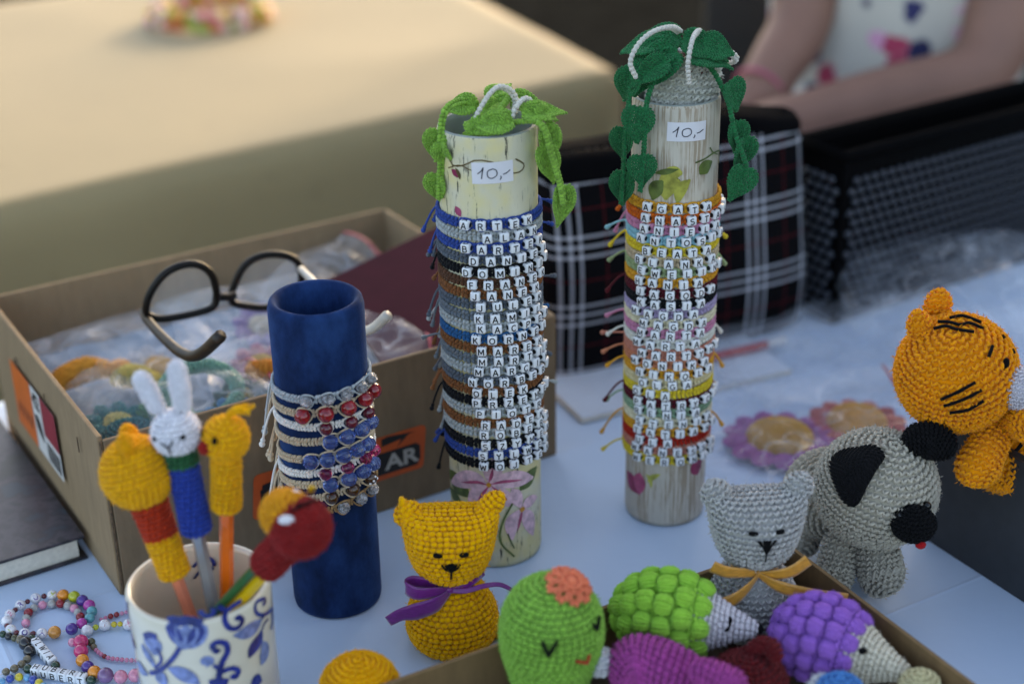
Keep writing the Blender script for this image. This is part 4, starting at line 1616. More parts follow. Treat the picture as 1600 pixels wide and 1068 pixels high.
def soft_ball(name, label, cat, c, rad, col, part='body', row=0.0033, st=0.0034):
    t = thing(name, label, cat, c)
    mb = MB()
    crochet(mb, ellip(*rad), row, st)
    mb.build(part, yarn(col), t)
    return t


yarn_ring('mint crocheted ring seen through the clear bag in shoe box', 'crochet_ring', B2W(.095, .075, 0.094), .026, .0045, '#7fae9a', 'crochet ring', (.1, -.35, 1))
soft_ball('crochet_toy', 'small green crocheted toy behind the teal one in shoe box', 'toy', B2W(.075, .105, .066), (.022, .016, .014), '#4f8a5c')
soft_ball('crochet_toy', 'pink crocheted toy under the bag near the glasses', 'toy', B2W(.185, .050, .072), (.026, .018, .012), '#b0607c')
soft_ball('crochet_toy', 'teal crocheted toy at the left wall inside the shoe box', 'toy', B2W(.040, .070, 0.069), (.024, .02, .02), '#2e6f72')
soft_ball('crochet_toy', 'dark navy crocheted toy beside the teal one in shoe box', 'toy', B2W(.075, .050, 0.069), (.02, .017, .017), '#1e3a52')
soft_ball('crochet_toy', 'purple crocheted toy at the front corner inside the shoe box', 'toy', B2W(.045, .025, 0.074), (.03, .018, .016), '#5d3f78')
soft_ball('crochet_toy', 'blue grey crocheted toy near the front inside the shoe box', 'toy', B2W(.115, .030, 0.076), (.03, .02, .016), '#5c86a0')
ot = thing('crochet_toy', 'orange crocheted toy in the middle of the shoe box', 'toy', B2W(.150, .085, .092))
mb = MB()
crochet(mb, limb([(-.014, .004, 0), (0, -.004, .003), (.014, .004, .001)], [.006, .010, .006], 60), .0034, .0036)
mb.xf(sc(1, 1, .7)).build('body', yarn('#d88a34'), ot)
ft = thing('crochet_toy', 'yellow orange crocheted fish at the far left of shoe box', 'toy', B2W(.040, .175, .080))
mb = MB()
crochet(mb, limb([(-.026, -.006, -.004), (-.012, .002, .002), (.006, .004, .004), (.022, -.004, .001), (.034, .006, -.004)], [.004, .011, .012, .006, .009], 60), .0034, .0036)
mb.xf(rot('Z', .6) @ sc(1, 1, .7)).build('body', yarn('#e0a340'), ft)
pt = thing('crochet_toy', 'pale yellow crocheted toy beside the orange fish in shoe box', 'toy', B2W(.072, .150, .076))
mb = MB()
crochet(mb, limb([(-.018, 0, 0), (-.006, .008, .003), (.008, .002, .004), (.018, -.010, 0)], [.006, .010, .007, .009], 60), .0034, .0036)
mb.xf(sc(1, 1, .8)).build('body', yarn('#d4c375'), pt)
def box_flower(label, s_, t_, z, r, cin, cout, tl, rz, n=9):
    t = thing('crochet_flower', label, 'crochet flower', B2W(s_, t_, z - .013), rz)
    t.rotation_euler = (tl[0], tl[1], rz)
    mb = MB()
    crochet(mb, rev([(r * .45, .0), (r * .48, .002), (r * .35, .006), (.0004, .008)]), .0031, .0033)
    mb.build('centre', yarn(cin), t)
    for k in range(n):
        mb = MB()
        crochet(mb, ellip(r * .33, r * .24, .003), .0031, .0033)
        mb.xf(rot('Z', k / n * 2 * PI) @ tr(r * .72, 0, .002) @ rot('Y', -.3)).build('petal', yarn(cout), t)


for a in (('teal crocheted flower at the left wall of the shoe box', .042, .105, .082, .022, '#c9c27a', '#2f7f80', (.2, .1), .4), ('violet crocheted flower in the near left corner of shoe box', .050, .045, .084, .024, '#d8d0c0', '#5a3d80', (.3, -.1), 1.1),
          ('sky blue crocheted flower near the front wall of shoe box', .110, .045, .090, .024, '#d8d0c0', '#5f9ac0', (.2, .2), .2), ('dark green crocheted flower beside the mint ring', .128, .085, .086, .020, '#b8a850', '#2f5f48', (.1, -.2), .8),
          ('pale pink crocheted flower under the near lens of the glasses', .160, .120, .090, .022, '#d8b860', '#c890a8', (.25, 0), .5), ('white crocheted flower at the far left of shoe box', .100, .180, .080, .024, '#d8a840', '#c8ccd4', (.3, .1), .9),
          ('coral crocheted flower beside the blue tube in the shoe box', .215, .045, .090, .020, '#e0c080', '#c8705c', (.2, 0), .1), ('lilac crocheted flower behind the glasses in the shoe box', .190, .190, .088, .022, '#d8d0c0', '#9a86bc', (.4, 0), .3)):
    box_flower(*a)
m_tissue = plain('pale_tissue', '#8ea2b4', 0.8, var=0.4, nscale=22)
tis = thing('tissue_paper', 'pale crumpled tissue paper lining the shoe box', 'tissue paper', B2W(BLN / 2, BWD / 2, 0.004), ANG)
mb = MB()
sheet(mb, lambda u, v: np.stack([(u - .5) * (BLN - .014), (v - .5) * (BWD - .014),   .030 + .030 * v + .004 * crumple(u * .3, v * .3, 26, 4)], -1), 70, 60, thick=.0008)
mb.build('sheet', m_tissue, tis)
zip_bag('zip_bag', 'clear zip bag of teal and purple crochet at the near corner of shoe box', B2W(.086, .062, .056), .138, .10, .052, ANG + .1, 1, m_clear, tilt=(0.08, 0.02), amp=.008)
zip_bag('zip_bag', 'clear zip bag with red edge under the eyeglasses', B2W(.200, .085, .062), .17, .13, .040, ANG - .15, 2, m_milky, tilt=(.1, -.05), amp=.008)
zip_bag('zip_bag', 'pale zip bag with yellow fish at far left corner of shoe box', B2W(.088, .185, .062), .135, .12, .032, ANG + .05, 3, m_milky, False, tilt=(.15, 0), amp=.007)
zip_bag('zip_bag', 'clear zip bag with red strip standing at far right corner of shoe box', B2W(.265, .215, .072), .12, .085, .032, ANG + .35, 4, m_clear, True, tilt=(.35, -.1), amp=.009)
zip_bag('zip_bag', 'milky bag lying along the back wall of shoe box', B2W(.185, .195, .068), .13, .09, .032, ANG - .1, 6, m_milky, False, tilt=(.2, 0), amp=.007)

# maroon book in the box
m_maroon = plain('maroon_cover', '#43141e', 0.75, var=0.1, spec=0.15, bumps=0.1)
m_pages = plain('page_edges', '#cfc9bd', 0.8, var=0.1, nscale=300)
q0, q1, q2 = B2W(.252, .060, .096), B2W(.333, .026, .108), B2W(.322, .170, .113)


def book(name, label, M, L, W, T, cover, loc):
    t = thing(name, label, 'book', loc)
    X = to_local(t)
    mb = MB()
    rbox(mb, (0, 0, T - 0.0011), (L, W, 0.0022), 0.0006)
    mb.xf(X @ M).build('cover', cover, t)
    mb = MB()
    rbox(mb, (0, 0, 0.0011), (L, W, 0.0022), 0.0006)
    mb.xf(X @ M).build('cover', cover, t)
    mb = MB()
    rbox(mb, (-0.0015, 0, T / 2), (L - 0.007, W - 0.006, T - 0.0046), 0.0)
    mb.xf(X @ M).build('page_block', m_pages, t)
    mb = MB()
    rbox(mb, (-L / 2 + 0.001, 0, T / 2), (0.002, W, T - 0.0006), 0.0006)
    mb.xf(X @ M).build('spine', cover, t)
    return t


BM = frame(B2W(.288, .100, .101), nrm(V3(-.22, -.30, 1)), nrm(e1 * .95 - e2 * .1))
book('notebook', 'maroon notebook lying on the bags at the right end of shoe box', BM, .105, .15, .009, m_maroon, B2W(.285, .10, .097))


# dark book beside the box
def dark_cover():
    m, nt, b = new_mat('dark_patterned_cover')
    f = noise(nt, coords(nt), 26, 4, 0.6)
    nt.links.new(ramp(nt, f, [(0.42, lin('#101218')), (0.49, lin('#1c1d26')), (0.53, lin('#3c353e')), (0.60, lin('#241f28')), (0.66, lin('#22303e'))], 'EASE'), b.inputs['Base Color'])
    b.inputs['Roughness'].default_value = 0.35
    return m


c_fr = atz(138, 872, 0.0)
bd = nrm(V3(-0.117, 0.1856, 0))
bn = nrm(V3(-bd[1], bd[0], 0))
W_, L_ = 0.17, 0.24
cen = V3(c_fr[0], c_fr[1], 0) + bd * L_ / 2 + bn * W_ / 2
book('book', 'dark patterned hardback book lying left of the shoe box', frame(cen, (0, 0, 1), bn * -1), W_, L_, .019, dark_cover(), cen)

# ------------------------------------------------------------------ eyeglasses
m_frame = plain('tortoise_frame', '#0e0a07', 0.45, var=0.9, nscale=120, spec=0.25)
m_tip = plain('temple_brown', '#2a1e10', 0.5, var=0.7, nscale=150)
m_tipw = plain('pale_temple', '#c9c2b6', 0.3)
m_lens, _nt, _b = new_mat('lens_glass')
_b.inputs['Base Color'].default_value = (0.9, 0.93, 0.96, 1)
_b.inputs['Roughness'].default_value = 0.03
_nt.links.new(ramp(_nt, noise(_nt, coords(_nt), 3), [(0, (.15,) * 3), (1, (.22,) * 3)]), _b.inputs['Alpha'])
GY = 1.035
gl = thing('eyeglasses', 'black framed eyeglasses resting open on the bags in shoe box', 'eyeglasses', aty(350, 500, GY))
GX = to_local(gl)
Lring = [(228, 487), (236, 455), (262, 424), (300, 412), (328, 425), (338, 455), (334, 478), (310, 488), (270, 496), (245, 497)]
Rring = [(362, 470), (368, 440), (385, 412), (415, 398), (450, 400), (468, 415), (470, 445), (455, 470), (420, 480), (385, 478)]
for ring, yo in ((Lring, GY), (Rring, GY + 0.02)):
    p = smooth_path([aty(x, y, yo + (x - 350) * 0.00015) for x, y in ring], 48, True)
    mb = MB()
    tube(mb, apply(GX, p), 0.0029, 8, closed=True)
    rim = mb.build('rim', m_frame, gl)
    mb = MB()
    pc = apply(GX, p)
    c = pc.mean(0)
    nn = nrm(np.cross(pc[0] - c, pc[12] - c))
    v = np.vstack([c + nn * .0005, pc])
    j = np.arange(48)
    mb.add(v, np.stack([np.zeros(48, int), 1 + j, 1 + (j + 1) % 48], 1))
    mb.build('lens', m_lens, rim)
mb = MB()
tube(mb, apply(GX, smooth_path([aty(333, 470, GY), aty(345, 464, GY + .003), aty(358, 464, GY + .008), aty(366, 460, GY + .012)], 12)), [.003, .0032, .0032] * 4, 8)
mb.build('bridge', m_frame, gl)
mb = MB()
tube(mb, apply(GX, smooth_path([aty(230, 478, GY), aty(226, 492, GY - .01), aty(250, 522, GY - .05), aty(285, 552, GY - .085), aty(312, 553, GY - .10), aty(345, 524, GY - .115)], 30)), np.linspace(.0032, .0044, 30), 8)
mb.build('temple', m_tip, gl)
mb = MB()
tube(mb, apply(GX, smooth_path([aty(470, 420, GY + .02), aty(505, 455, GY - .02), aty(560, 510, GY - .08), aty(580, 514, GY - .09), aty(606, 492, GY - .10)], 30)), np.linspace(.0026, .0036, 30), 8)
mb.build('temple', m_tipw, gl)

# ================================================================== pen cup
m_ceramic = plain('cream_glaze', '#d8d0bd', 0.18, var=0.06, nscale=25, coat=0.4)
m_cobalt = plain('cobalt_paint', '#25357e', 0.2, var=0.5, nscale=160, coat=0.3)
m_cobalt_l = plain('thin_cobalt_paint', '#6f7fae', 0.2, var=0.45, nscale=220, coat=0.3)
CX_, CY_, CRR, CH = -0.1790, 0.7239, 0.0402, 0.100
cup = thing('pen_cup', 'cream ceramic cup with hand painted blue flowers holding the pens', 'cup', (CX_, CY_, 0))
mb = MB()
lathe(mb, [(0.001, 0), (CRR - 0.004, 0), (CRR - 0.001, 0.0015), (CRR, 0.006), (CRR * 0.992, 0.03), (CRR * 0.99, 0.06), (CRR * 0.998, 0.085), (CRR + 0.0003, CH - 0.002), (CRR - 0.0012, CH), (CRR - 0.0028, CH - 0.0008),
           (CRR - 0.0036, CH - 0.004), (CRR - 0.0042, CH - 0.03), (CRR - 0.0045, 0.008), (CRR - 0.009, 0.005), (0.001, 0.005)], 96, caps=False)
mb.build('cup_wall', m_ceramic, cup)
CUPT = (CX_, CY_, CRR)
C6 = (180, 740, 3.256)


def cstroke(name, mat, pts, wid, off=0.0003, n=18):
    mb = MB()
    stroke_cyl(mb, [dc(*conv(C6, p), CUPT) for p in pts], wid, CRR, off=off, n=n, across=4)
    mb.build(name, mat, cup)


for pp, w, mt in [
        ([(330, 885), (360, 830), (360, 770), (358, 745)], .030, m_cobalt_l), ([(345, 878), (318, 840), (290, 790), (283, 758)], .010, m_cobalt), ([(350, 878), (395, 840), (425, 795), (432, 762)], .010, m_cobalt),
        ([(200, 920), (195, 880), (185, 840), (182, 818)], .017, m_cobalt_l), ([(205, 985), (180, 940), (150, 890), (138, 860)], .008, m_cobalt_l), ([(270, 985), (320, 1005), (380, 1035), (430, 1068)], .012, m_cobalt_l),
        ([(200, 1000), (230, 1030), (260, 1080)], .012, m_cobalt_l), ([(110, 950), (130, 985), (170, 1020)], .010, m_cobalt_l), ([(600, 820), (660, 805), (710, 775), (745, 735)], .012, m_cobalt_l),
        ([(680, 935), (700, 890), (730, 840), (745, 790)], .011, m_cobalt), ([(740, 970), (755, 930), (760, 890), (745, 850)], .012, m_cobalt_l), ([(440, 965), (455, 955), (480, 955), (500, 965)], .010, m_cobalt_l),
        ([(80, 830), (95, 860), (105, 890)], .006, m_cobalt_l), ([(690, 1068), (715, 1055), (745, 1050)], .012, m_cobalt)]:
    cstroke('painted_petal', mt, pp, leafw(w * 0.78), 0.00028 + RNG.uniform(0, .00012))
for pp, w in [([(275, 750), (300, 740), (330, 748), (360, 740), (395, 745), (440, 760)], .006), ([(330, 880), (290, 940), (230, 995), (180, 1010)], .0028), ([(205, 985), (235, 950), (228, 910), (210, 880)], .0018),
              ([(150, 825), (180, 815), (215, 825)], .004), ([(430, 690), (445, 712), (475, 718), (500, 700), (495, 678)], .0030), ([(520, 665), (560, 690), (600, 665), (640, 640)], .0030), ([(560, 690), (555, 740), (580, 780), (620, 780), (645, 745), (625, 725), (610, 740)], .0032),
              ([(755, 630), (715, 650), (712, 700), (750, 715), (795, 680)], .0024), ([(755, 630), (760, 650), (745, 665)], .0022), ([(500, 890), (495, 868), (520, 852), (560, 860), (570, 900), (545, 950), (530, 1000), (525, 1050)], .0034),
              ([(500, 890), (515, 900), (525, 885)], .003), ([(530, 1010), (560, 995), (600, 985), (625, 1000), (610, 1030), (588, 1020)], .003), ([(500, 970), (520, 985), (530, 1010)], .0022), ([(480, 1068), (520, 1058), (570, 1062)], .006),
              ([(740, 735), (770, 705), (798, 690)], .0018), ([(745, 790), (755, 760), (775, 735)], .0014), ([(795, 700), (797, 750), (790, 790)], .003), ([(785, 500), (795, 510), (800, 530)], .004), ([(65, 650), (68, 700), (75, 740)], .003),
              ([(75, 790), (90, 830), (102, 880)], .0022), ([(100, 1000), (120, 1040), (130, 1080)], .004)]:
    cstroke('painted_scroll', m_cobalt, pp, w, 0.00055 + RNG.uniform(0, .00012), 26)
mb = MB()
for pp in ([(90, 465), (98, 500), (92, 560)],):
    pass
# scroll on the far inside wall
ins = MB()
pin = smooth_path([(-.012, .088), (-.004, .094), (.002, .090), (-.001, .085), (-.006, .086), (-.012, .080)], 20)
for sgn in (1,):
    aa = pin[:, 0] / CRR
    rr_ = CRR - 0.0046
    P = np.stack([rr_ * np.sin(aa), rr_ * np.cos(aa), pin[:, 1] - .002], -1)
    ribbon(ins, P, np.stack([0 * aa, 0 * aa, 1 + 0 * aa], -1) + np.stack([np.cos(aa), 0 * aa, 0 * aa], -1) * .6, .0024, .0004)
ins.build('painted_scroll', m_cobalt, cup)


def pen_axis(head, rim):
    """line from a pen's head down through the cup mouth to the cup's floor"""
    best = None
    for y in np.linspace(0.66, 0.80, 57):
        H = aty(*head, y)
        for zr in (0.085, 0.10):
            Q = atz(*rim, zr)
            if H[2] - Q[2] < 0.02:
                continue
            k = (H[2] - 0.007) / (H[2] - Q[2])
            Bt = H + (Q - H) * k
            kr = (H[2] - CH) / (H[2] - Q[2])
            Rm = H + (Q - H) * kr
            e = max(0, math.hypot(Bt[0] - CX_, Bt[1] - CY_) - 0.030) * 3 + max(0, math.hypot(Rm[0] - CX_, Rm[1] - CY_) - 0.031) * 3 + abs(y - 0.735) * 0.05
            if best is None or e < best[0]:
                best = (e, H, Bt)
    return best[1], best[2]


def pen(name, label, head, rim, rods, sleeves, hr, hcol, face):
    H, Bt = pen_axis(head, rim)
    d = nrm(H - Bt)
    t = thing(name, label, 'pen', Bt)
    M = frame((0, 0, 0), d, (1, 0, 0))
    L = np.linalg.norm(H - Bt)
    for k, (mt, rr_, off) in enumerate(rods):
        mb = MB()
        tip = 0.014
        lathe(mb, [(0.0006, 0), (rr_, tip), (rr_, L - hr * 0.6)], 6 if rr_ > .003 else 12, smooth=False)
        mb.xf(M @ tr(off, 0, 0)).build('pencil' if len(rods) < 3 else 'refill', mt, t)
    for c, a, b, r0, r1 in sleeves:
        mb = MB()
        z0, z1 = L - b, L - a
        crochet(mb, rev([(r0 * .6, z0), (r0, z0 + .0008), ((r0 + r1) / 2, (z0 + z1) / 2), (r1, z1 - .0008), (r1 * .8, z1)]), 0.0030, 0.0033, soft=True)
        mb.xf(M).build('sleeve', yarn(c), t)
    f = ellip(*hr) if not np.isscalar(hr) else ellip(hr, hr, hr)
    if face:
        face(t, M @ tr(0, 0, L), f)
    return t, M @ tr(0, 0, L)


m_black_y = yarn('#0b0b0d', 0.3, 0.1)


def head_part(t, M, f, col, name='head', row=.0031, st=.0034):
    mb = MB()
    crochet(mb, f, row, st, soft=True)
    return mb.xf(M).build(name, yarn(col), t)


def eye_on(t, M, f, x, z, r=(.0022, .0012, .0018), mat=None, name='eye'):
    P, N = front(f, x, z)
    mb = MB()
    ball(mb, (0, 0, 0), r, res=(7, 10))
    return mb.xf(M @ frame(P + N * .0009, nrm(V3(0, 0, 1) - N * N[2]), np.cross(N, (0, 0, 1)) * -1)).build(name, mat or m_black_y, t)


def face_bear(t, M, f):
    M = M @ rot('Z', R_(100))
    h = head_part(t, M, f, '#f2ac10')
    for s in (-1, 1):
        mb = MB()
        crochet(mb, ellip(.0075, .005, .0078), .0025, .0027)
        mb.xf(M @ tr(s * .0085, -.001, .0175)).build('ear', yarn('#f2ac10'), t)
    for s in (-1, 1):
        eye_on(t, M, f, s * .006, .004)
    mb = MB()
    crochet(mb, ellip(.006, .005, .004), .0025, .0027)
    P, N = front(f, 0, -.004)
    mb.xf(M @ tr(*P)).build('snout', yarn('#a03a1c'), t)


def face_rabbit(t, M, f):
    M = M @ rot('Z', R_(-8))
    head_part(t, M, f, '#eceaf0')
    for s, ln, an in ((-1, .026, -.30), (1, .030, .06)):
        mb = MB()
        crochet(mb, limb([(0, 0, 0), (0, 0, ln * .5), (0, 0, ln)], [.0042, .0055, .0048], 40), .0025, .0027)
        mb.xf(M @ tr(s * .0065, 0, .0115) @ rot('Y', an) @ sc(1, .7, 1)).build('ear', yarn('#eceaf0'), t)
    for s in (-1, 1):
        eye_on(t, M, f, s * .0075, .0015, (.0018, .001, .0014))
    mb = MB()
    yarn_line(mb, f, [(-.0028, .0005), (0, -.002), (.0028, .0012)], .0005)
    yarn_line(mb, f, [(0, -.002), (.0002, -.0065)], .0005)
    mb.xf(M).build('mouth', m_black_y, t)


def face_chick(t, M, f):
    M = M @ rot('Z', R_(-28))
    head_part(t, M, f, '#f4ae10')
    mb = MB()
    for k in range(9):
        a = R_(20 + 18 * (k % 5))
        p = smooth_path([(0, 0, .0125), (.002 + .001 * k, .001 * (k % 3 - 1), .017), (.005 + .0012 * k, .002 * (k % 3 - 1), .019 + .001 * (k % 2)), (.009 + .0006 * k, .002 * (k % 3 - 1), .016 + .0022 * (k % 3))], 10)
        tube(mb, p, .0009, 6)
    mb.xf(M @ rot('Z', R_(28))).build('tuft', yarn('#f4ae10'), t)
    eye_on(t, M, f, .002, .004, (.0017, .001, .0022))
    eye_on(t, M, f, -.0085, .004, (.0017, .001, .0022))
    mb = MB()
    P, N = front(f, -.0045, -.002)
    crochet(mb, ellip(.003, .003, .0035), .0018, .002)
    mb.xf(M @ tr(*(P + N * .001))).build('beak', yarn('#b3261e'), t)


def face_parrot(t, M, f):
    head_part(t, M, f, '#8e1414')
    mb = MB()
    crochet(mb, moved(f, tr(-.0085, .007, -.002) @ sc(.82)), .0031, .0034, soft=True)
    mb.xf(M).build('side_panel', yarn('#e59a1a'), t)
    for (px, py, w) in ((448, 812, .0035), (457, 771, .003)):
        c = M[:3, 3] + np.array(t.location)
        q = on_ball(px, py, c, .0162)
        mb = MB()
        ball(mb, q - np.array(t.location), (.0045, .0022, .0028), res=(12, 18))
        mb.build('eye_patch', yarn('#e8e6ea'), t)
    mb = MB()
    c = M[:3, 3] + np.array(t.location)
    for k in range(3):
        p = [on_ball(455 + 12 * k, 800 - 6 * k, c, .0182), on_ball(466 + 10 * k, 790 - 4 * k, c, .0182), on_ball(478 + 9 * k, 786 - 2 * k, c, .0182)]
        tube(mb, np.array(p) - np.array(t.location), .0007, 6)
    mb.build('brow', m_black_y, t)
    mb = MB()
    for k in range(3):
        p = [aty(484 + k, 770, .70), aty(485 + 2 * k, 764 - k, .70), aty(486 + 2 * k, 760, .70)]
        tube(mb, np.array(p) - np.array(t.location), .0012, 6)
    mb.build('tuft', yarn('#e5b01a'), t)


m_salmon = plain('salmon_lacquer', '#d97a5c', .3, coat=.3)
m_silverp = plain('silver_lacquer', '#9aa0a8', .3, .6)
m_orangep = plain('orange_lacquer', '#ee6a18', .25, coat=.4)
m_greenp = plain('green_lacquer', '#1f5c30', .3)
m_yellowp = plain('yellow_lacquer', '#e6b91a', .3)
pen('pen_topper_pencil', 'salmon pencil with yellow bear head above red and yellow sleeve', (215, 737), (277, 905), [(m_salmon, .0038, 0)], [('#b8300c', .015, .040, .0085, .0098), ('#f0ab10', .040, .064, .0080, .0086)], .0200, None, face_bear)
pen('pen_topper_pencil', 'silver pencil with white rabbit head above blue sleeve', (275, 675), (323, 900), [(m_silverp, .0040, 0)], [('#1c5a35', .011, .020, .0082, .0085), ('#1c3f9c', .020, .060, .0078, .0078)], .0128, None, face_rabbit)
pen('pen_topper_pencil', 'orange pencil with yellow chick head and tufted crown', (353, 684), (354, 890), [(m_orangep, .0040, 0)], [('#f0ab10', .012, .044, .0078, .0076)], .0124, None, face_chick)
pen('pen_topper_pencil', 'green and yellow pencil with red parrot head leaning right', (470, 824), (372, 930), [(m_greenp, .0026, -.0038), (m_yellowp, .0036, .0030)], [('#8e1414', .012, .040, .0090, .0094)], .0160, None, face_parrot)


# ================================================================== front tray and the toys in and round it
TK = V3(0.1713, 0.822, 0)
tu, tv = nrm(V3(-0.237, -0.130, 0)), nrm(V3(0.130, -0.237, 0))
TLN, TWD, TRH = 0.36, 0.24, 0.055
TMx = np.eye(4)
TMx[:3, 0], TMx[:3, 1] = -tu, -tv         # x to the right, y away from us
tray = thing('cardboard_tray', 'open brown cardboard tray of crocheted toys in front', 'tray', TK)
m_tray_in = card_mat('tray_brown', '#7d6344')


def tpanel(name, c, s, mat=m_tray_in):
    mb = MB()
    rbox(mb, c, s, 0.0006)
    return mb.xf(TMx).build(name, mat, tray)


tpanel('back_panel', (-TLN / 2, -0.0014, TRH / 2), (TLN, 0.0028, TRH))
tpanel('side_panel', (-0.0014, -TWD / 2 - 0.0015, TRH / 2), (0.0028, TWD - 0.003, TRH))
tpanel('side_panel', (-TLN + 0.0014, -TWD / 2 - 0.0015, TRH / 2), (0.0028, TWD - 0.003, TRH))
tpanel('front_panel', (-TLN / 2, -TWD - 0.0015, TRH / 2), (TLN, 0.0028, TRH))
tpanel('base_panel', (-TLN / 2, -TWD / 2, 0.0012), (TLN - 0.006, TWD - 0.006, 0.0022))
m_kraft = plain('kraft_paper', '#4d3c2a', 0.85, var=0.2, nscale=40)
kp = thing('packing_paper', 'crumpled brown packing paper in the bottom of the tray', 'packing paper', TK + tu * TLN / 2 + tv * TWD / 2 + V3(0, 0, .003), math.atan2(-tu[1], -tu[0]))
mb = MB()
sheet(mb, lambda u, v: np.stack([(u - .5) * (TLN - .012), (v - .5) * (TWD - .012), .014 + .005 * crumple(u * .35, v * .3, 30, 8)], -1), 60, 50, thick=.0006)
mb.build('sheet', m_kraft, kp)


def cat_head():
    pts = smooth_path([(.0004, .0004, 0), (.012, .0115, .0010), (.0215, .0200, .0070), (.0272, .0252, .018), (.0295, .0262, .029), (.0312, .0215, .0385), (.0318, .0140, .0445), (.0316, .0065, .0470), (.0312, .0003, .0478)], 120)
    s = np.concatenate([[0], np.cumsum(np.linalg.norm(np.diff(pts[:, 1:], axis=0), axis=1) + np.linalg.norm(np.diff(pts[:, :1], axis=0), axis=1))])
    s /= s[-1]

    def f(u, th):
        rx, ry, z = (np.interp(u, s, pts[:, k]) for k in range(3))
        rx = rx * .92
        c, sn = np.cos(th), np.sin(th)
        e = 1 + 0.06 * np.abs(np.sin(2 * th)) * np.clip((z - .02) / .02, 0, 1)
        x, y = rx * c * e, ry * sn * e
        k = np.clip((z - .030) / .019, 0, 1) ** 2
        return np.stack([x, y, z + k * (.0085 * (np.abs(x) / .0285) ** 5 - .0012)], -1)
    return f


CATBODY = [(.0005, 0), (.018, .0004), (.0255, .006), (.0282, .015), (.0268, .026), (.0215, .037), (.0150, .046), (.0115, .052)]


def cat(label, loc, rz, col, ear_z, nose, lean=0.0, fz=.006, g=.0036, soft=True):
    t = thing('crochet_cat', label, 'crochet cat', loc, rz)
    mb = MB()
    crochet(mb, rev(CATBODY), g, g * 1.1, soft=soft)
    body = mb.build('body', yarn(col), t)
    f = cat_head()
    HM_ = tr(0, -.001, .0485) @ rot('Y', lean) @ rot('X', R_(-6))
    mb = MB()
    crochet(mb, f, g, g * 1.1, soft=soft)
    head = mb.xf(HM_).build('head', yarn(col), t)
    for s, (dz, an, rx, rz_) in zip((-1, 1), ear_z):
        mb = MB()
        crochet(mb, ellip(rx, .0068, rz_), g * .9, g, soft=soft)
        mb.xf(HM_ @ tr(s * .0252, -.001, .048 + dz) @ rot('Y', an)).build('ear', yarn(col), head)
    for s in (-1, 1):
        P, N = front(f, s * .0078, .0225 + fz)
        mb = MB()
        ball(mb, (0, 0, 0), (.0031, .0013, .0015), res=(7, 10))
        ball(mb, (.0012 * s, -.0002, .0008), (.0018, .0012, .0010), res=(7, 10))
        mb.xf(HM_ @ frame(P + N * .0010, nrm(V3(0, 0, 1) - N * N[2]), (1, 0, 0))).build('eye', m_black_y, head)
    mb = MB()
    if nose == 'full':
        for k in np.linspace(-1, 1, 9):
            yarn_line(mb, f, [(k * .0052, .0185 + .0004 * ((round(k * 4)) % 2) + fz), (k * .0024, .0150 + fz), (0, .0108 + fz)], .0006, n=8)
        yarn_line(mb, f, [(0, .011 + fz), (.0001, .0078 + fz), (.0003, .0045 + fz)], .0005)
    else:
        for k in np.linspace(-1, 1, 7):
            yarn_line(mb, f, [(k * .0036, .0178 - .0007 * abs(k) + fz), (k * .002, .0150 + fz), (0, .0122 + fz)], .0007, n=8)
        yarn_line(mb, f, [(-.0048, .0170 + fz), (-.003, .0142 + fz), (0, .0126 + fz)], .0006)
        yarn_line(mb, f, [(.0048, .0170 + fz), (.003, .0142 + fz), (0, .0126 + fz)], .0006)
        yarn_line(mb, f, [(0, .0128 + fz), (0, .0100 + fz), (-.0003, .0072 + fz)], .0007)
    mb.xf(HM_).build('nose', m_black_y, head)
    mb = MB()
    crochet(mb, limb([(.020, .006, .006), (.029, .002, .007), (.033, -.003, .009)], [.006, .0058, .005], 40), g, g, soft=soft)
    mb.build('tail', yarn(col), t)
    return t


def satin(name, col):
    m, nt, b = new_mat(name)
    c = lin(col)
    f = noise(nt, coords(nt, (1, 1, 4)), 260, 3)
    nt.links.new(ramp(nt, f, [(.3, tuple(x * .75 for x in c[:3])), (.7, tuple(min(1, x * 1.2) for x in c[:3]))]), b.inputs['Base Color'])
    b.inputs['Roughness'].default_value = .32
    b.inputs['Sheen Weight'].default_value = .3
    bump(nt, b, f, .15, .0004)
    return m


def bow(label, on, mat, strips, knot=.0026):
    t = thing('ribbon_bow', label, 'ribbon', on.location)
    t.location.z += .050
    a = np.linspace(0, 2 * PI, 41)
    mb = MB()
    ribbon(mb, np.stack([.0150 * np.cos(a), .0140 * np.sin(a) - .0005, 0 * a], -1), (0, 0, 1), .0060, .0006)
    mb.build('neck_band', mat, t)
    for pts, wv, wd in strips:
        mb = MB()
        p = smooth_path(pts, 24)
        w = np.array([np.array(wv[0]) * (1 - q) + np.array(wv[1]) * q for q in np.linspace(0, 1, 24)])
        wid = np.interp(np.linspace(0, 1, 24), np.linspace(0, 1, len(wd)), wd)
        ribbon(mb, p, w, wid, .0006)
        mb.build('ribbon_strip', mat, t)
    mb = MB()
    ball(mb, (0, -.0165, 0), (knot * 1.1, knot * .8, knot), res=(12, 18))
    mb.build('knot', mat, t)
    return t


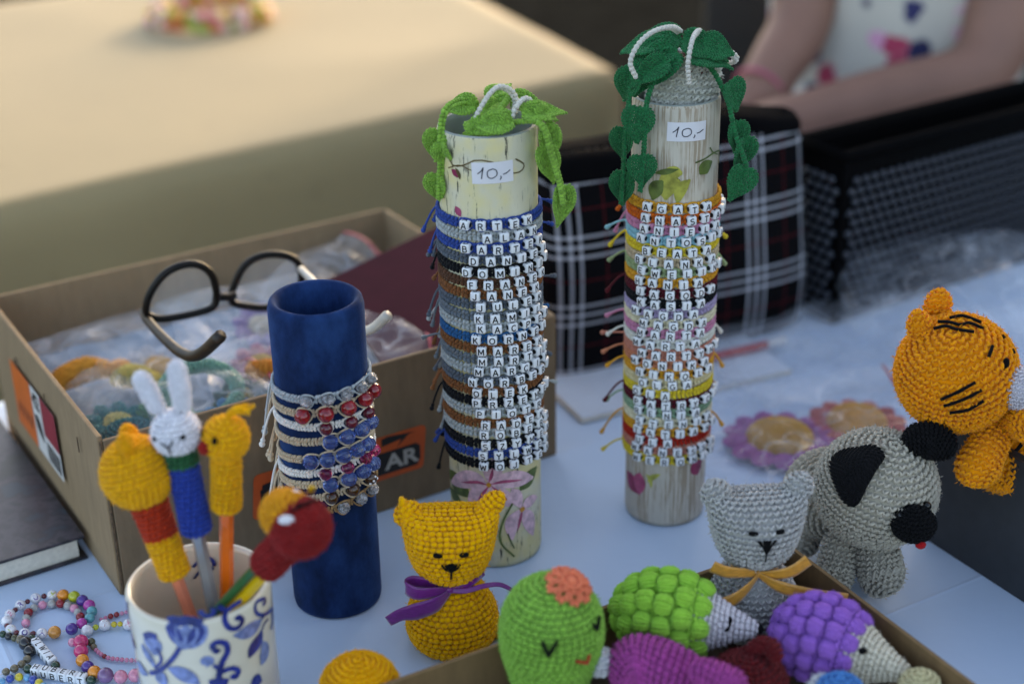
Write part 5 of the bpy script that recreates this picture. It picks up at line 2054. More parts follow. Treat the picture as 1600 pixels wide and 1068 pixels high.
YC = atz(708, 1000)
yc = cat('golden yellow crocheted cat with purple ribbon standing behind the tray', YC, R_(3), '#f8b108', ((-.0030, -.5, .0085, .0068), (.0010, .75, .0062, .0098)), 'small', 0.02)
UP = (0, 0, 1)
bow('purple satin ribbon tied round the yellow cat', yc, satin('purple_satin', '#6c1272'), [
    ([(0, -.0165, 0), (-.009, -.022, .002), (-.020, -.024, .003), (-.0265, -.020, .005), (-.022, -.016, .006), (-.010, -.0155, .003), (0, -.0165, .001)], (UP, UP), (.004, .007, .009, .010, .009, .007, .004)),
    ([(0, -.017, -.001), (-.008, -.024, -.005), (-.020, -.027, -.008), (-.030, -.026, -.011), (-.038, -.024, -.017)], (UP, (.3, 0, 1)), (.004, .011, .012, .008, .0065)),
    ([(0, -.0165, 0), (.008, -.017, .002), (.016, -.013, .006), (.020, -.006, .007), (.016, -.008, .003), (.008, -.015, .001), (0, -.0165, 0)], ((0, .2, 1), (0, .3, 1)), (.003, .004, .006, .007, .006, .004, .003)),
    ([(0, -.017, 0), (.010, -.019, .001), (.022, -.017, .003), (.031, -.012, .000), (.039, -.010, -.006)], ((0, .6, 1), (0, .8, .7)), (.003, .0035, .003, .0028, .0025))])

GC = atz(1172, 978, 0.018)
gc = cat('silver grey crocheted cat with gold ribbon bow standing in the tray corner', GC, R_(5), '#b3b1ae', ((.0000, -.5, .0085, .0075), (.0010, .45, .0085, .0085)), 'full', 0.0, .009, .0040, False)
bow('gold satin ribbon bow tied round the grey cat', gc, satin('gold_satin', '#c8892e'), [
    ([(0, -.0170, 0), (-.010, -.021, .004), (-.020, -.024, .007), (-.029, -.024, .011)], (UP, UP), (.0035, .0065, .0075, .0078)),
    ([(0, -.0170, 0), (.009, -.022, .003), (.019, -.024, .007), (.028, -.022, .013)], (UP, (-.2, 0, 1)), (.0035, .0065, .0078, .0085)),
    ([(0, -.0175, 0), (-.008, -.026, -.004), (-.018, -.031, -.009), (-.031, -.033, -.012)], (UP, (.2, .2, 1)), (.0035, .007, .0085, .0088)),
    ([(0, -.0175, 0), (.010, -.026, -.002), (.028, -.032, -.005), (.050, -.034, -.008)], (UP, (0, .2, 1)), (.0035, .0075, .0090, .0092))])

# cactus
cc_ = aty(857, 985, .705)
ct = thing('crochet_cactus', 'round green crocheted cactus with coral flower and sleepy face', 'crochet cactus', (cc_[0], cc_[1], .014), R_(4))
fc_ = rev([(.0005, 0), (.015, .0006), (.0195, .006), (.0225, .018), (.0275, .034), (.0292, .048), (.0270, .062), (.0200, .0735), (.0105, .0795), (.0004, .0812)], .98, .95)
CTM = tr(0, 0, cc_[2] - .014 - .048) @ rot('Y', R_(2))
mb = MB()
crochet(mb, fc_, .0036, .0040, soft=True)
mb.xf(CTM).build('body', yarn('#7fb446'), ct)
mb = MB()
yarn_line(mb, fc_, [(-.0075, .0600), (-.0045, .0530)], .0011, lift=.0026)
yarn_line(mb, fc_, [(-.0045, .0530), (-.0002, .0610)], .0011, lift=.0026)
mb.xf(CTM).build('eye', m_black_y, ct)
mb = MB()
yarn_line(mb, fc_, [(.0190, .0640), (.0212, .0600)], .0011, lift=.0026)
yarn_line(mb, fc_, [(.0212, .0600), (.0225, .0650)], .0011, lift=.0026)
mb.xf(CTM).build('eye', m_black_y, ct)
mb = MB()
yarn_line(mb, fc_, [(.0095, .0480), (.0155, .0445)], .0009, lift=.0026)
yarn_line(mb, fc_, [(.0155, .0445), (.0172, .0495)], .0009, lift=.0026)
mb.xf(CTM).build('mouth', yarn('#b8301e'), ct)
flo = MB()
for k in range(9):
    a = k / 9 * 2 * PI
    for rr_, zz, lw in ((.0125, 0.0, .0022), (.0075, .0028, .0021)):
        ca, sa = math.cos(a + (0 if rr_ > .01 else .3)), math.sin(a + (0 if rr_ > .01 else .3))
        p = smooth_path([(.002 * ca, .002 * sa, .003), (rr_ * .7 * ca - .003 * sa, rr_ * .7 * sa + .003 * ca, zz + .003), (rr_ * ca, rr_ * sa, zz), (rr_ * .7 * ca + .003 * sa, rr_ * .7 * sa - .003 * ca, zz + .003), (.002 * ca, .002 * sa, .003)], 24)
        chain(flo, p, .0026, .0013, up=(0, 0, 1))
balls(flo, [(0, 0, .004)], [np.diag([.004, .004, .003])], 0, (7, 10))
flo.xf(CTM @ tr(.0080, -.004, .0800) @ rot('X', R_(16)) @ rot('Y', R_(16))).build('flower', yarn('#ea7c58'), ct)

# yellow ball shaped toy at the lower edge of the picture
soft_ball('crochet_toy', 'top of a golden yellow crocheted toy at the lower picture edge', 'toy', aty(562, 1075, .70), (.0225, .022, .02), '#f8b108')


# ------------------------------------------------------------------ hedgehogs
def bobble_mesh(r, mat):
    mb = MB()
    P, A = [], []
    for k in np.linspace(-1, 1, 8):
        a = k * 1.3 + random.uniform(-.08, .08)
        n = V3(math.sin(a), 0, math.cos(a))
        t = V3(math.cos(a), 0, -math.sin(a))
        P.append(n * r * .56 + V3(0, random.uniform(-.06, .06) * r, 0))
        A.append(np.stack([V3(0, 1, random.uniform(-.1, .1)) * r * .92 * (1 - .16 * abs(k)), t * r * .20, n * r * .44]))
    balls(mb, np.array(P), np.array(A), 0, (7, 10))
    ball(mb, (0, 0, 0), (r * .86, r * .86, r * .88), res=(12, 18))
    crochet(mb, ellip(r * .93, r * .93, r * .93), .0024, .0024, base=False, fuzz=3, fat=.55)
    return mb.mesh('bobble', mat)


def hedgehog(label, c, nose, rb, lb, col, fcol, rbob, eye_px, eye_kind, flen):
    d = nrm(nose)
    t = thing('crochet_hedgehog', label, 'crochet hedgehog', c)
    my = yarn(col, .12)
    M = frame((0, 0, 0), d, nrm(np.cross((0, 0, 1), d)))
    mb = MB()
    fb = ellip(rb, rb, lb)
    crochet(mb, fb, .0032, .0034, u1=.86)
    mb.xf(M).build('body', my, t)
    bm_ = bobble_mesh(rbob, my)
    n = 0
    nlat = int(round(PI * .70 * lb / (rbob * 1.62)))
    for i in range(nlat + 1):
        th = PI - i / nlat * PI * .70
        ring = max(1, int(round(2 * PI * rb * math.sin(th) / (rbob * 1.75)))) if math.sin(th) > .12 else 1
        for j in range(ring):
            ph = (j + .5 * (i % 2)) / ring * 2 * PI
            p = V3(rb * math.sin(th) * math.cos(ph), rb * math.sin(th) * math.sin(ph), lb * math.cos(th))
            nn = nrm(p / V3(rb, rb, lb) ** 2)
            if apply(M, p)[2] < -rb * .75:
                continue
            place('bobble', bm_, t, M @ frame(p * 1.02, nn, nrm(np.cross(nn, (0, 0, 1))) if abs(nn[2]) < .98 else (1, 0, 0)) @ rot('Z', random.uniform(-.15, .15)))
    # collar and face
    z0 = lb * .52
    mb = MB()
    r0 = rb * 1.0
    crochet(mb, rev([(r0 * .93, z0 - .006), (r0 * 1.03, z0 - .004), (r0 * 1.02, z0), (r0 * .95, z0 + .0015)]), .0032, .0038, fat=1.2)
    mb.xf(M).build('collar', my, t)
    ff = rev([(r0 * .93, z0 - .002), (r0 * .88, z0 + .003), (r0 * .70, z0 + flen * .30), (r0 * .44, z0 + flen * .60), (r0 * .26, z0 + flen * .85), (r0 * .16, z0 + flen * .98), (.0004, z0 + flen)])
    mb = MB()
    crochet(mb, ff, .0033, .0036, soft=True)
    mb.xf(M).build('face', yarn(fcol, .06), t)
    mb = MB()
    ball(mb, apply(M, V3(0, 0, z0 + flen + .001)), (.0030, .0030, .0034), res=(12, 18))
    mb.build('nose', m_black_y, t)
    # the eye on the side that we see
    u, th = np.meshgrid(np.linspace(.02, .98, 90), np.linspace(0, 2 * PI, 120), indexing='ij')
    P, A, T, N = surf_info(ff, u.ravel(), th.ravel())
    Pw, Nw = apply(M, P) + c, N @ M[:3, :3].T
    Nw = np.where((np.sum(Nw * (Pw - c), 1) > 0)[:, None], Nw, -Nw)
    q = Pw - CPOS
    dep = q @ FW
    sx, sy = 800 + F_PX * (q @ CR) / dep, 534 - F_PX * (q @ CU) / dep
    vis = np.sum(Nw * q, 1) < 0

    def pick(px, py):
        i = int(np.argmin((sx - px) ** 2 + (sy - py) ** 2 + np.where(vis, 0, 1e6)))
        return Pw[i] + Nw[i] * .0010 - c
    mb = MB()
    pts = [pick(*e) for e in eye_px]
    if eye_kind == 'closed':
        tube(mb, smooth_path(pts, 14), [.0006, .0008, .0011, .0013, .0012, .0010, .0007] * 2, 6)
    else:
        ball(mb, pts[0], (.0026, .0018, .0021), res=(7, 10))
    mb.build('eye', m_black_y, t)
    return t


hg = aty(1046, 960, .742)
hedgehog('lime green bobble hedgehog with closed eye and white face in tray', hg, V3(.97, -.22, -.06), .0215, .0290, '#94cc48', '#d2cbd0', .0068, [(1131, 985), (1136, 980), (1140, 972), (1139, 964)], 'closed', .036)
hp = aty(1288, 1000, .726)
hedgehog('purple bobble hedgehog with cream face at the right of the tray', hp, V3(.84, -.50, -.10), .0225, .0270, '#a068c8', '#d3cab6', .0058, [(1347, 1017)], 'open', .036)

# the half hidden toys along the lower edge
mg = thing('crochet_toy', 'magenta crocheted animal lying beside the green hedgehog', 'toy', aty(1010, 1062, .69))
lm = to_local(mg)
mb = MB()
crochet(mb, moved(limb([aty(965, 1080, .69), aty(1000, 1055, .695), aty(1050, 1062, .69), aty(1100, 1085, .685)], [.018, .0225, .019, .014], 60), lm), .0037, .0040, soft=True)
mb.build('body', yarn('#a5408c'), mg)
mb = MB()
crochet(mb, moved(limb([aty(1080, 1050, .675), aty(1105, 1052, .67), aty(1140, 1068, .665), aty(1160, 1085, .66)], [.0065, .0075, .0085, .008], 50), lm), .0033, .0036, soft=True)
mb.build('arm', yarn('#a5408c'), mg)
rd = thing('crochet_toy', 'dark red fuzzy crocheted toy between the two hedgehogs', 'toy', aty(1168, 1066, .695))
mb = MB()
crochet(mb, ellip(.022, .02, .0175), .0033, .0036, soft=True, fuzz=8)
mb.build('body', yarn('#650f14', .25), rd)
mb = MB()
crochet(mb, moved(limb([aty(1168, 1022, .70), aty(1186, 1008, .70), aty(1206, 1010, .695), aty(1214, 1032, .69)], [.0035, .0042, .0042, .0035], 40), to_local(rd)), .0028, .003)
mb.build('ear', yarn('#6c1016', .25), rd)
bl = soft_ball('crochet_toy', 'small sky blue crocheted toy at the lower edge by purple hedgehog', 'toy', aty(1312, 1078, .675), (.0125, .011, .009), '#3f87c8')
soft_ball('crochet_toy', 'white crocheted nub beside the sky blue toy', 'toy', aty(1287, 1072, .683), (.008, .007, .0065), '#d8d8dc')
soft_ball('crochet_toy', 'small pale yellow crocheted nub in the tray corner', 'toy', aty(1437, 1068, .69), (.011, .009, .008), '#d2c79c')
soft_ball('crochet_toy', 'small white crocheted ball between the cactus and magenta toy', 'toy', aty(937, 1033, .70), (.008, .008, .008), '#d8d8dc')

# ------------------------------------------------------------------ pug
PG = '#b8b0a0'
pugc = aty(1368, 762, .845)
pr_ = .0388
pug = thing('crochet_dog', 'grey crocheted pug with black ears and black muzzle looking right', 'crochet dog', (pugc[0] - .01, pugc[1] + .01, 0))
LP = to_local(pug)
mb = MB()
crochet(mb, moved(ellip(pr_, pr_ * .97, pr_), LP @ tr(*pugc) @ rot('X', R_(16)) @ rot('Y', R_(10))), .0044, .0047)
head = mb.build('head', yarn(PG, .10), pug)
mb = MB()
b0, b1 = aty(1262, 812, .915), aty(1322, 862, .856)
b0[2], b1[2] = max(b0[2], .050), max(b1[2], .046)
crochet(mb, moved(limb([b0, (b0 + b1) / 2 + V3(0, 0, .002), b1], [.028, .032, .027], 60), LP), .0044, .0047)
mb.build('body', yarn(PG, .10), pug)
for a, b, c, r in [((1310, 880, .848), (1306, 915, .846), (1300, 924, .842), .0125), ((1362, 878, .842), (1378, 915, .838), (1390, 926, .828), .0155), ((1262, 840, .905), (1256, 862, .895), (1248, 866, .890), .012), ((1330, 860, .90), (1332, 885, .90), (1340, 880, .90), .012)]:
    mb = MB()
    p = [aty(*a), aty(*b), atz(c[0], c[1], r * 1.02)]
    p[1] = (aty(*a) + p[2]) / 2
    p[1][2] = max(p[1][2], .024)
    p[0][2] = max(p[0][2], .045)
    crochet(mb, moved(limb(p, [r * .85, r * .95, r], 40), LP), .0040, .0043)
    mb.build('leg', yarn(PG, .10), pug)


def ball_patch(parent, c, r, pts, mat, lift, name, L, thick=.0035):
    """a stuffed flap that follows a ball: outline given by points on the ball"""
    P = np.array([on_ball(x, y, c, r) for x, y in pts])
    p = smooth_path(P, 48, True)
    ctr = p.mean(0)
    rings = []
    for s in (1.0, .92, .75, .5, .22, .01):
        q = ctr + (p - ctr) * s
        n = nrm(q - c)
        rings.append(c + n * (r + lift + thick * math.sqrt(max(1 - s * s, 0))))
    under = c + nrm(p - c) * (r - .001)
    v = np.concatenate([under[None]] + [x[None] for x in rings])
    mb = MB()
    mb.add(apply(L, v.reshape(-1, 3)), grid_faces(len(v), 48))
    # stitched rows over the flap
    k = 10
    for i in range(1, k):
        a = i / k
        q = c + nrm((ctr + (p - ctr) * a) - c) * (r + lift + thick * math.sqrt(1 - a * a) - .0002)
        chain(mb, apply(L, np.vstack([q, q[:1]])), .0027, .0011)
    return mb.build(name, mat, parent)


m_ear = yarn('#0d0d10', .4, .15)
ball_patch(pug, pugc, pr_ + .001, [(1303, 722), (1318, 708), (1345, 703), (1368, 700), (1382, 714), (1372, 730), (1355, 760), (1340, 788), (1325, 786), (1312, 765), (1304, 742)], m_ear, .002, 'ear', LP)
ea, eb_, ec = on_ball(1410, 690, pugc, pr_) + V3(0, 0, .001), aty(1455, 688, .838), aty(1492, 706, .832)
mb = MB()
fe = limb([ea, eb_, ec], [.0085, .0118, .0085], 40)
crochet(mb, moved(fe, LP), .0028, .0030)
mb.build('ear', m_ear, pug)
mz = on_ball(1421, 812, pugc, pr_) + V3(.002, -.003, -.001)
mb = MB()
crochet(mb, moved(ellip(.0135, .0115, .0115), LP @ tr(*mz)), .0028, .0030)
muz = mb.build('muzzle', m_ear, pug)
for px, py in ((1407, 805), (1448, 790)):
    mb = MB()
    e = on_ball(px, py, pugc, pr_ + .001)
    ball(mb, apply(LP, e[None])[0], .0030, res=(12, 18))
    mb.build('eye', plain('glossy_black_eye', '#050505', .08), pug)
mb = MB()
ball(mb, apply(LP, (mz + V3(.0035, -.0075, -.0105))[None])[0], (.0035, .0022, .0028), res=(7, 10))
mb.build('tongue', yarn('#b3161c'), pug)

# ------------------------------------------------------------------ dark box with the tiger
DA = V3(.2815, .9135, 0)
d1_, d2_ = nrm(V3(.5, -.866, 0)), nrm(V3(.866, .5, 0))
m_dark = plain('charcoal_fabric', '#2f3134', .6, var=.15, nscale=80, bumps=.2)
DM = np.eye(4)
DM[:3, 0], DM[:3, 1] = d2_, -d1_
dbx = thing('storage_box', 'dark charcoal open storage box under the orange tiger', 'storage box', DA)
for nm, c, s in (('side_panel', (.0012, -.13, .05), (.0024, .26, .10)), ('side_panel', (.1788, -.13, .05), (.0024, .26, .10)), ('back_panel', (.09, -.0012, .0498), (.1748, .0024, .0996)), ('front_panel', (.09, -.2588, .0498), (.1748, .0024, .0996)), ('base_panel', (.09, -.13, .0014), (.174, .254, .0024))):
    mb = MB()
    rbox(mb, c, s, .0009)
    mb.xf(DM).build(nm, m_dark, dbx)
mb = MB()
rw, rl = .0016, .26
tube(mb, apply(DM, np.array([(-rw * .3, 0, .1), (.18, 0, .1), (.18, -rl, .1), (-rw * .3, -rl, .1)])), .0024, 8, closed=True)
mb.build('rim', plain('charcoal_piping', '#26282b', .55, var=.2), dbx)
TG = '#f59a14'
tc = aty(1494, 582, .868)
trr = .0378
tg = thing('crochet_tiger', 'orange crocheted tiger with black stripes leaning over the dark box', 'crochet tiger', (DA + d1_ * .06 + d2_ * .05) + V3(0, 0, .003))
LT = to_local(tg)
mb = MB()
crochet(mb, moved(ellip(trr, trr, trr * .98), LT @ tr(*tc) @ rot('Y', R_(-14)) @ rot('X', R_(20))), .0047, .0050)
th_ = mb.build('head', yarn(TG, .10), tg)
for px, py, y, w, h, an in ((1437, 512, .868, .0075, .0120, -.25), (1465, 478, .892, .0085, .0115, .1)):
    mb = MB()
    crochet(mb, ellip(w, .0048, h), .0036, .0039)
    mb.xf(LT @ tr(*aty(px, py, y)) @ rot('Y', an)).build('ear', yarn(TG, .10), th_)
mb = MB()
crochet(mb, ellip(.0150, .0125, .0135), .0029, .0031)
mb.xf(LT @ tr(*aty(1596, 606, .848))).build('snout', yarn('#d6d2da', .06), th_)
for seg in ([(1470, 624), (1497, 612), (1524, 597)], [(1475, 634), (1505, 624), (1534, 609)], [(1484, 645), (1512, 640), (1537, 626)], [(1459, 513), (1478, 509), (1494, 514), (1522, 518)], [(1466, 502), (1485, 503), (1500, 507), (1515, 504), (1537, 513)],
            [(1484, 496), (1505, 493), (1533, 503)], [(1545, 557), (1548, 549), (1551, 540)], [(1566, 523), (1570, 528)], [(1582, 545), (1585, 552)]):
    mb = MB()
    q = [on_ball(x, y, tc, trr + .0014) for x, y in seg]
    p = smooth_path(q, 16) if len(q) > 2 else np.linspace(q[0], q[1], 5)
    tube(mb, apply(LT, p), .0011, 6)
    mb.build('stripe', m_black_y, th_)
mb = MB()
e = on_ball(1572, 567, tc, trr + .0012)
ball(mb, apply(LT, e[None])[0], (.0022, .0022, .0036), res=(7, 10))
mb.build('eye', m_black_y, th_)
mb = MB()
arm = [aty(1556, 672, .862), aty(1540, 705, .846), aty(1526, 735, .838), aty(1522, 757, .836)]
crochet(mb, moved(limb(arm, [.0115, .0120, .0145, .0160], 50), LT), .0040, .0043)
mb.build('arm', yarn(TG, .10), tg)
mb = MB()
crochet(mb, moved(limb([aty(1575, 660, .865), aty(1600, 655, .85), aty(1625, 668, .83)], [.0115, .012, .014], 50), LT), .0040, .0043)
mb.build('arm', yarn(TG, .10), tg)
tbd = [tc + V3(.030, .004, -.036), tc + V3(.050, .010, -.066), tc + V3(.055, .012, -.098)]
mb = MB()
ftb = limb(tbd, [.026, .033, .030], 60)
crochet(mb, moved(ftb, LT), .0045, .0048)
tb = mb.build('body', yarn(TG, .10), tg)
u_, th2 = np.meshgrid(np.linspace(.05, .95, 80), np.linspace(0, 2 * PI, 120), indexing='ij')
Pb, Ab, Tb, Nb = surf_info(ftb, u_.ravel(), th2.ravel())
cb = np.array(tbd).mean(0)
Nb = np.where((np.sum(Nb * (Pb - cb), 1) > 0)[:, None], Nb, -Nb)
qb = Pb - CPOS
db = qb @ FW
sxb, syb = 800 + F_PX * (qb @ CR) / db, 534 - F_PX * (qb @ CU) / db
okb = np.sum(Nb * qb, 1) < 0
for seg in ([(1573, 685), (1580, 678), (1584, 670)], [(1582, 707), (1592, 700), (1600, 688)], [(1590, 728), (1604, 722), (1616, 710)]):
    q = []
    for x, y in seg:
        i = int(np.argmin((sxb - x) ** 2 + (syb - y) ** 2 + np.where(okb, 0, 1e6)))
        q.append(Pb[i] + Nb[i] * .0014)
    mb = MB()
    tube(mb, apply(LT, smooth_path(q, 12)), .0013, 6)
    mb.build('stripe', m_black_y, tb)

# ================================================================== behind: bag of flowers, film, notepad, pencil
def yarn_flower(label, c, rz, r, cin, cout, n=11, tilt=0.0):
    t = thing('crochet_flower', label, 'crochet flower', c, rz)
    t.rotation_euler = (tilt, 0, rz)
    mb = MB()
    crochet(mb, rev([(r * .62, .001), (r * .64, .004), (r * .54, .011), (r * .28, .0155), (.0004, .017)]), .0031, .0033)
    mb.build('centre', yarn(cin), t)
    for k in range(n):
        a = k / n * 2 * PI
        mb = MB()
        crochet(mb, ellip(r * .26, r * .20, .0028), .003, .003)
        mb.xf(rot('Z', a) @ tr(r * .84, 0, .0032)).build('petal', yarn(cout), t)
    return t


f1 = atz(1218, 692, .004)
f2 = atz(1338, 668, .004)
yarn_flower('yellow crocheted flower with lilac petals inside the clear bag', f1, .3, .040, '#d8a22c', '#b76aae', 13)
yarn_flower('yellow crocheted flower with coral petals inside the clear bag', f2, .1, .036, '#dca030', '#c8564e', 13)
zip_bag('zip_bag', 'flat clear bag of crocheted flowers behind the grey cat', (atz(1265, 700)[0], atz(1265, 690)[1], .001), .21, .150, .028, R_(12), 12, bag_mat('flower_bag_film', .13), True, amp=.006)
for lab, px, py, a, b, h, rz, sd, mt in [
        ('crumpled clear bag spread beside the basket', 1340, 560, .26, .17, .030, .3, 21, m_milky), ('large milky bag heaped behind the tiger', 1520, 510, .26, .18, .075, .1, 22, bag_mat('white_film', .10)),
        ('crumpled clear bag lying near the red pencil', 1270, 590, .17, .12, .016, -.2, 23, m_clear), ('milky bag at the right edge behind the tiger', 1600, 590, .20, .16, .050, .5, 24, m_milky)]:
    c = atz(px, py, 0)
    zip_bag('plastic_bag', lab, (c[0], c[1], .001), a, b, h, rz, sd, mt, False, amp=.012)
npd = atz(1040, 600)
np_ = thing('notepad', 'pale notepad lying under the red pencil behind the tubes', 'notepad', (npd[0], npd[1] + .012, .0005), R_(24))
mb = MB()
rbox(mb, (0, 0, .002), (.20, .085, .004), .0006)
mb.build('pages', m_pages, np_)
mb = MB()
rbox(mb, (0, 0, .0046), (.198, .084, .001), .0002)
mb.build('top_sheet', plain('pale_blue_sheet', '#c9d3e0', .7, var=.04), np_)
pe0, pe1 = atz(1080, 566, .010), atz(1226, 531, .010)
pcl = thing('pencil', 'red pencil with white end on the notepad behind beige tube', 'pencil', pe0)
dd = pe1 - pe0
mb = MB()
tube(mb, np.array([V3(0, 0, 0), dd * .80]), .0042, 6)
mb.build('barrel', plain('red_lacquer', '#a8161c', .25, coat=.4), pcl)
mb = MB()
tube(mb, np.array([dd * .80, dd]), .0040, 12)
mb.build('end_cap', plain('white_cap', '#c8c8ca', .4), pcl)


# ------------------------------------------------------------------ tartan bag
def tartan():
    m, nt, b = new_mat('tartan_cloth')
    tc_ = node(nt, 'ShaderNodeTexCoord')
    sp = node(nt, 'ShaderNodeSeparateXYZ')
    nt.links.new(tc_.outputs['Object'], sp.inputs[0])
    K, Wt, Rd = (0.004, 0.004, 0.005), (.50, .52, .58), (.12, .010, .014)

    def band(sock, ph):
        f = mathn(nt, 'FRACT', mathn(nt, 'ADD', mathn(nt, 'MULTIPLY', sock, 1 / .060), ph))
        w = ramp(nt, f, [(0, (0,) * 3), (.05, (1,) * 3), (.095, (0,) * 3), (.19, (1,) * 3), (.235, (0,) * 3), (.33, (1,) * 3), (.375, (0,) * 3)], 'CONSTANT')
        r = ramp(nt, f, [(0, (0,) * 3), (.72, (1,) * 3), (.735, (0,) * 3)], 'CONSTANT')
        return w, r
    wx, rx = band(sp.outputs[0], .12)
    wz, rz = band(sp.outputs[2], .22)
    s = mathn(nt, 'MULTIPLY', mathn(nt, 'ADD', wx, wz), .5)
    col = mixc(nt, s, (*K, 1), (*Wt, 1))
    col = mixc(nt, mathn(nt, 'MULTIPLY', mathn(nt, 'MAXIMUM', rx, rz), .75), col, (*Rd, 1))
    nt.links.new(col, b.inputs['Base Color'])
    b.inputs['Roughness'].default_value = .9
    b.inputs['Specular IOR Level'].default_value = .05
    bump(nt, b, noise(nt, tc_.outputs['Object'], 900, 2), .3, .0006)
    return m


pa, pb = atz(868, 606), atz(1266, 503)
pd = nrm(pb - pa)
pbk = V3(-pd[1], pd[0], 0)
PLN = np.linalg.norm(pb - pa)
tb_ = thing('tartan_bag', 'black and white tartan bag with red lines behind the tubes', 'bag', (pa + pb) / 2 + pbk * .04, math.atan2(pd[1], pd[0]))
m_tart = tartan()
m_blackc = plain('black_cloth', '#08080a', .9, var=.2, bumps=.2, spec=.05)


def bag_body(u, v):
    th = u * 2 * PI
    z = v * .185
    hx, hy = PLN / 2 * (1 - .03 * v ** 2), .040 + .010 * np.sin(PI * np.clip(v, 0, 1)) - .012 * v
    c, s = np.cos(th), np.sin(th)
    k = 5.0
    rr_ = (np.abs(c) ** k + np.abs(s) ** k) ** (-1 / k)
    x = hx * rr_ * c * (1 - .02 * v)
    y = hy * rr_ * s - .03 * v * 0
    h = fold_noise(x * 1.0, z, 2.6, 31) * .0045 * np.sin(PI * np.clip(v, .03, 1)) ** .5
    return np.stack([x, y - np.sign(s) * h * -1, z + (.007 * np.sin(x * 17 + 1) + .004 * np.sin(x * 41)) * v], -1)


mb = MB()
u, v = np.meshgrid(np.linspace(0, 1, 96, endpoint=False), np.linspace(0, 1, 40), indexing='ij')
P = bag_body(u, v).transpose(1, 0, 2)
mb.add(P.reshape(-1, 3), grid_faces(40, 96))
mb.build('cloth_body', m_tart, tb_)
mb = MB()
top = P[-1]
rings = [top * V3(1.004, 1.05, 1) + V3(0, 0, -.012), top * V3(1.004, 1.04, 1) + V3(0, 0, .003), top * V3(.99, .6, 1) + V3(0, 0, .010), top * V3(.96, .1, 1) + V3(0, 0, .006)]
mb.add(np.concatenate(rings), grid_faces(4, 96))
mb.build('black_top', m_blackc, tb_)
# ------------------------------------------------------------------ black woven basket
m_bask = plain('black_plastic', '#050506', .8, var=.2, spec=.05)
m_knob = plain('weave_sky_highlight', '#363a43', .28, var=.25, nscale=400)  # sky highlights on the black bumps put in as lighter grey-blue colour
k0, k1 = atz(1300, 508), atz(1592, 412)
kd = nrm(k1 - k0)
kb = V3(-kd[1], kd[0], 0)
kd2 = nrm(atz(1255, 490) - k0)
bsk = thing('woven_basket', 'black glossy woven basket at the right behind the plastic bags', 'basket', k0, math.atan2(kd[1], kd[0]))
BKL, BKW, BKH = .44, .055, .160
for nm, c, s in (('front_wall', (BKL / 2, .003, BKH / 2), (BKL, .006, BKH)), ('back_wall', (BKL / 2, BKW - .003, BKH / 2), (BKL, .006, BKH)), ('side_wall', (.003, BKW / 2, BKH / 2), (.006, BKW - .012, BKH)), ('side_wall', (BKL - .003, BKW / 2, BKH / 2), (.006, BKW - .012, BKH)), ('base', (BKL / 2, BKW / 2, .003), (BKL - .012, BKW - .012, .005))):
    mb = MB()
    rbox(mb, c, s, .001)
    mb.build(nm, m_bask, bsk)
mb = MB()
tube(mb, np.array([(-.002, -.002, BKH), (BKL + .002, -.002, BKH), (BKL + .002, BKW + .002, BKH), (-.002, BKW + .002, BKH)]), .0055, 10, closed=True)
mb.build('rim', m_bask, bsk)
mb = MB()
P = []
for i in range(int(BKL / .0105) - 1):
    for j in range(int((BKH - .02) / .0098)):
        P.append((.010 + i * .0105 + (j % 2) * .00525, -.0006, .008 + j * .0098))
for i in range(int(BKW / .0105) - 1):
    for j in range(int((BKH - .02) / .0098)):
        P.append((-.0006, .008 + i * .0105 + (j % 2) * .00525, .008 + j * .0098))
P = np.array(P)
A = np.repeat(np.diag([.0040, .0040, .0037])[None], len(P), 0)
balls(mb, P, A, 0, (5, 6))
tag(mb.build('weave', m_knob, bsk), kind='stuff')

# ================================================================== the seated person far behind
m_skin = plain('skin', '#8a6252', .6, var=.08, nscale=20)
m_hair = plain('brown_hair', '#3a2618', .6, var=.3, nscale=200)


def dress_mat():
    m, nt, b = new_mat('floral_dress')
    v = coords(nt)
    vo = node(nt, 'ShaderNodeTexVoronoi')
    vo.inputs['Scale'].default_value = 28.0
    nt.links.new(v, vo.inputs['Vector'])
    blob = mathn(nt, 'ADD', vo.outputs['Distance'], mathn(nt, 'MULTIPLY', noise(nt, v, 38, 3), .9))
    sp = node(nt, 'ShaderNodeSeparateColor')
    nt.links.new(vo.outputs['Color'], sp.inputs[0])
    hue = ramp(nt, sp.outputs[0], [(0, lin('#20244f')), (.40, lin('#b03a58')), (.55, lin('#d59ab8')), (.72, lin('#2a2c5c')), (.9, lin('#dcd6d0'))], 'CONSTANT')
    col = mixc(nt, ramp(nt, blob, [(.80, (1,) * 3), (.90, (0,) * 3)]), lin('#c2bcb2'), hue)
    nt.links.new(col, b.inputs['Base Color'])
    b.inputs['Roughness'].default_value = .8
    return m


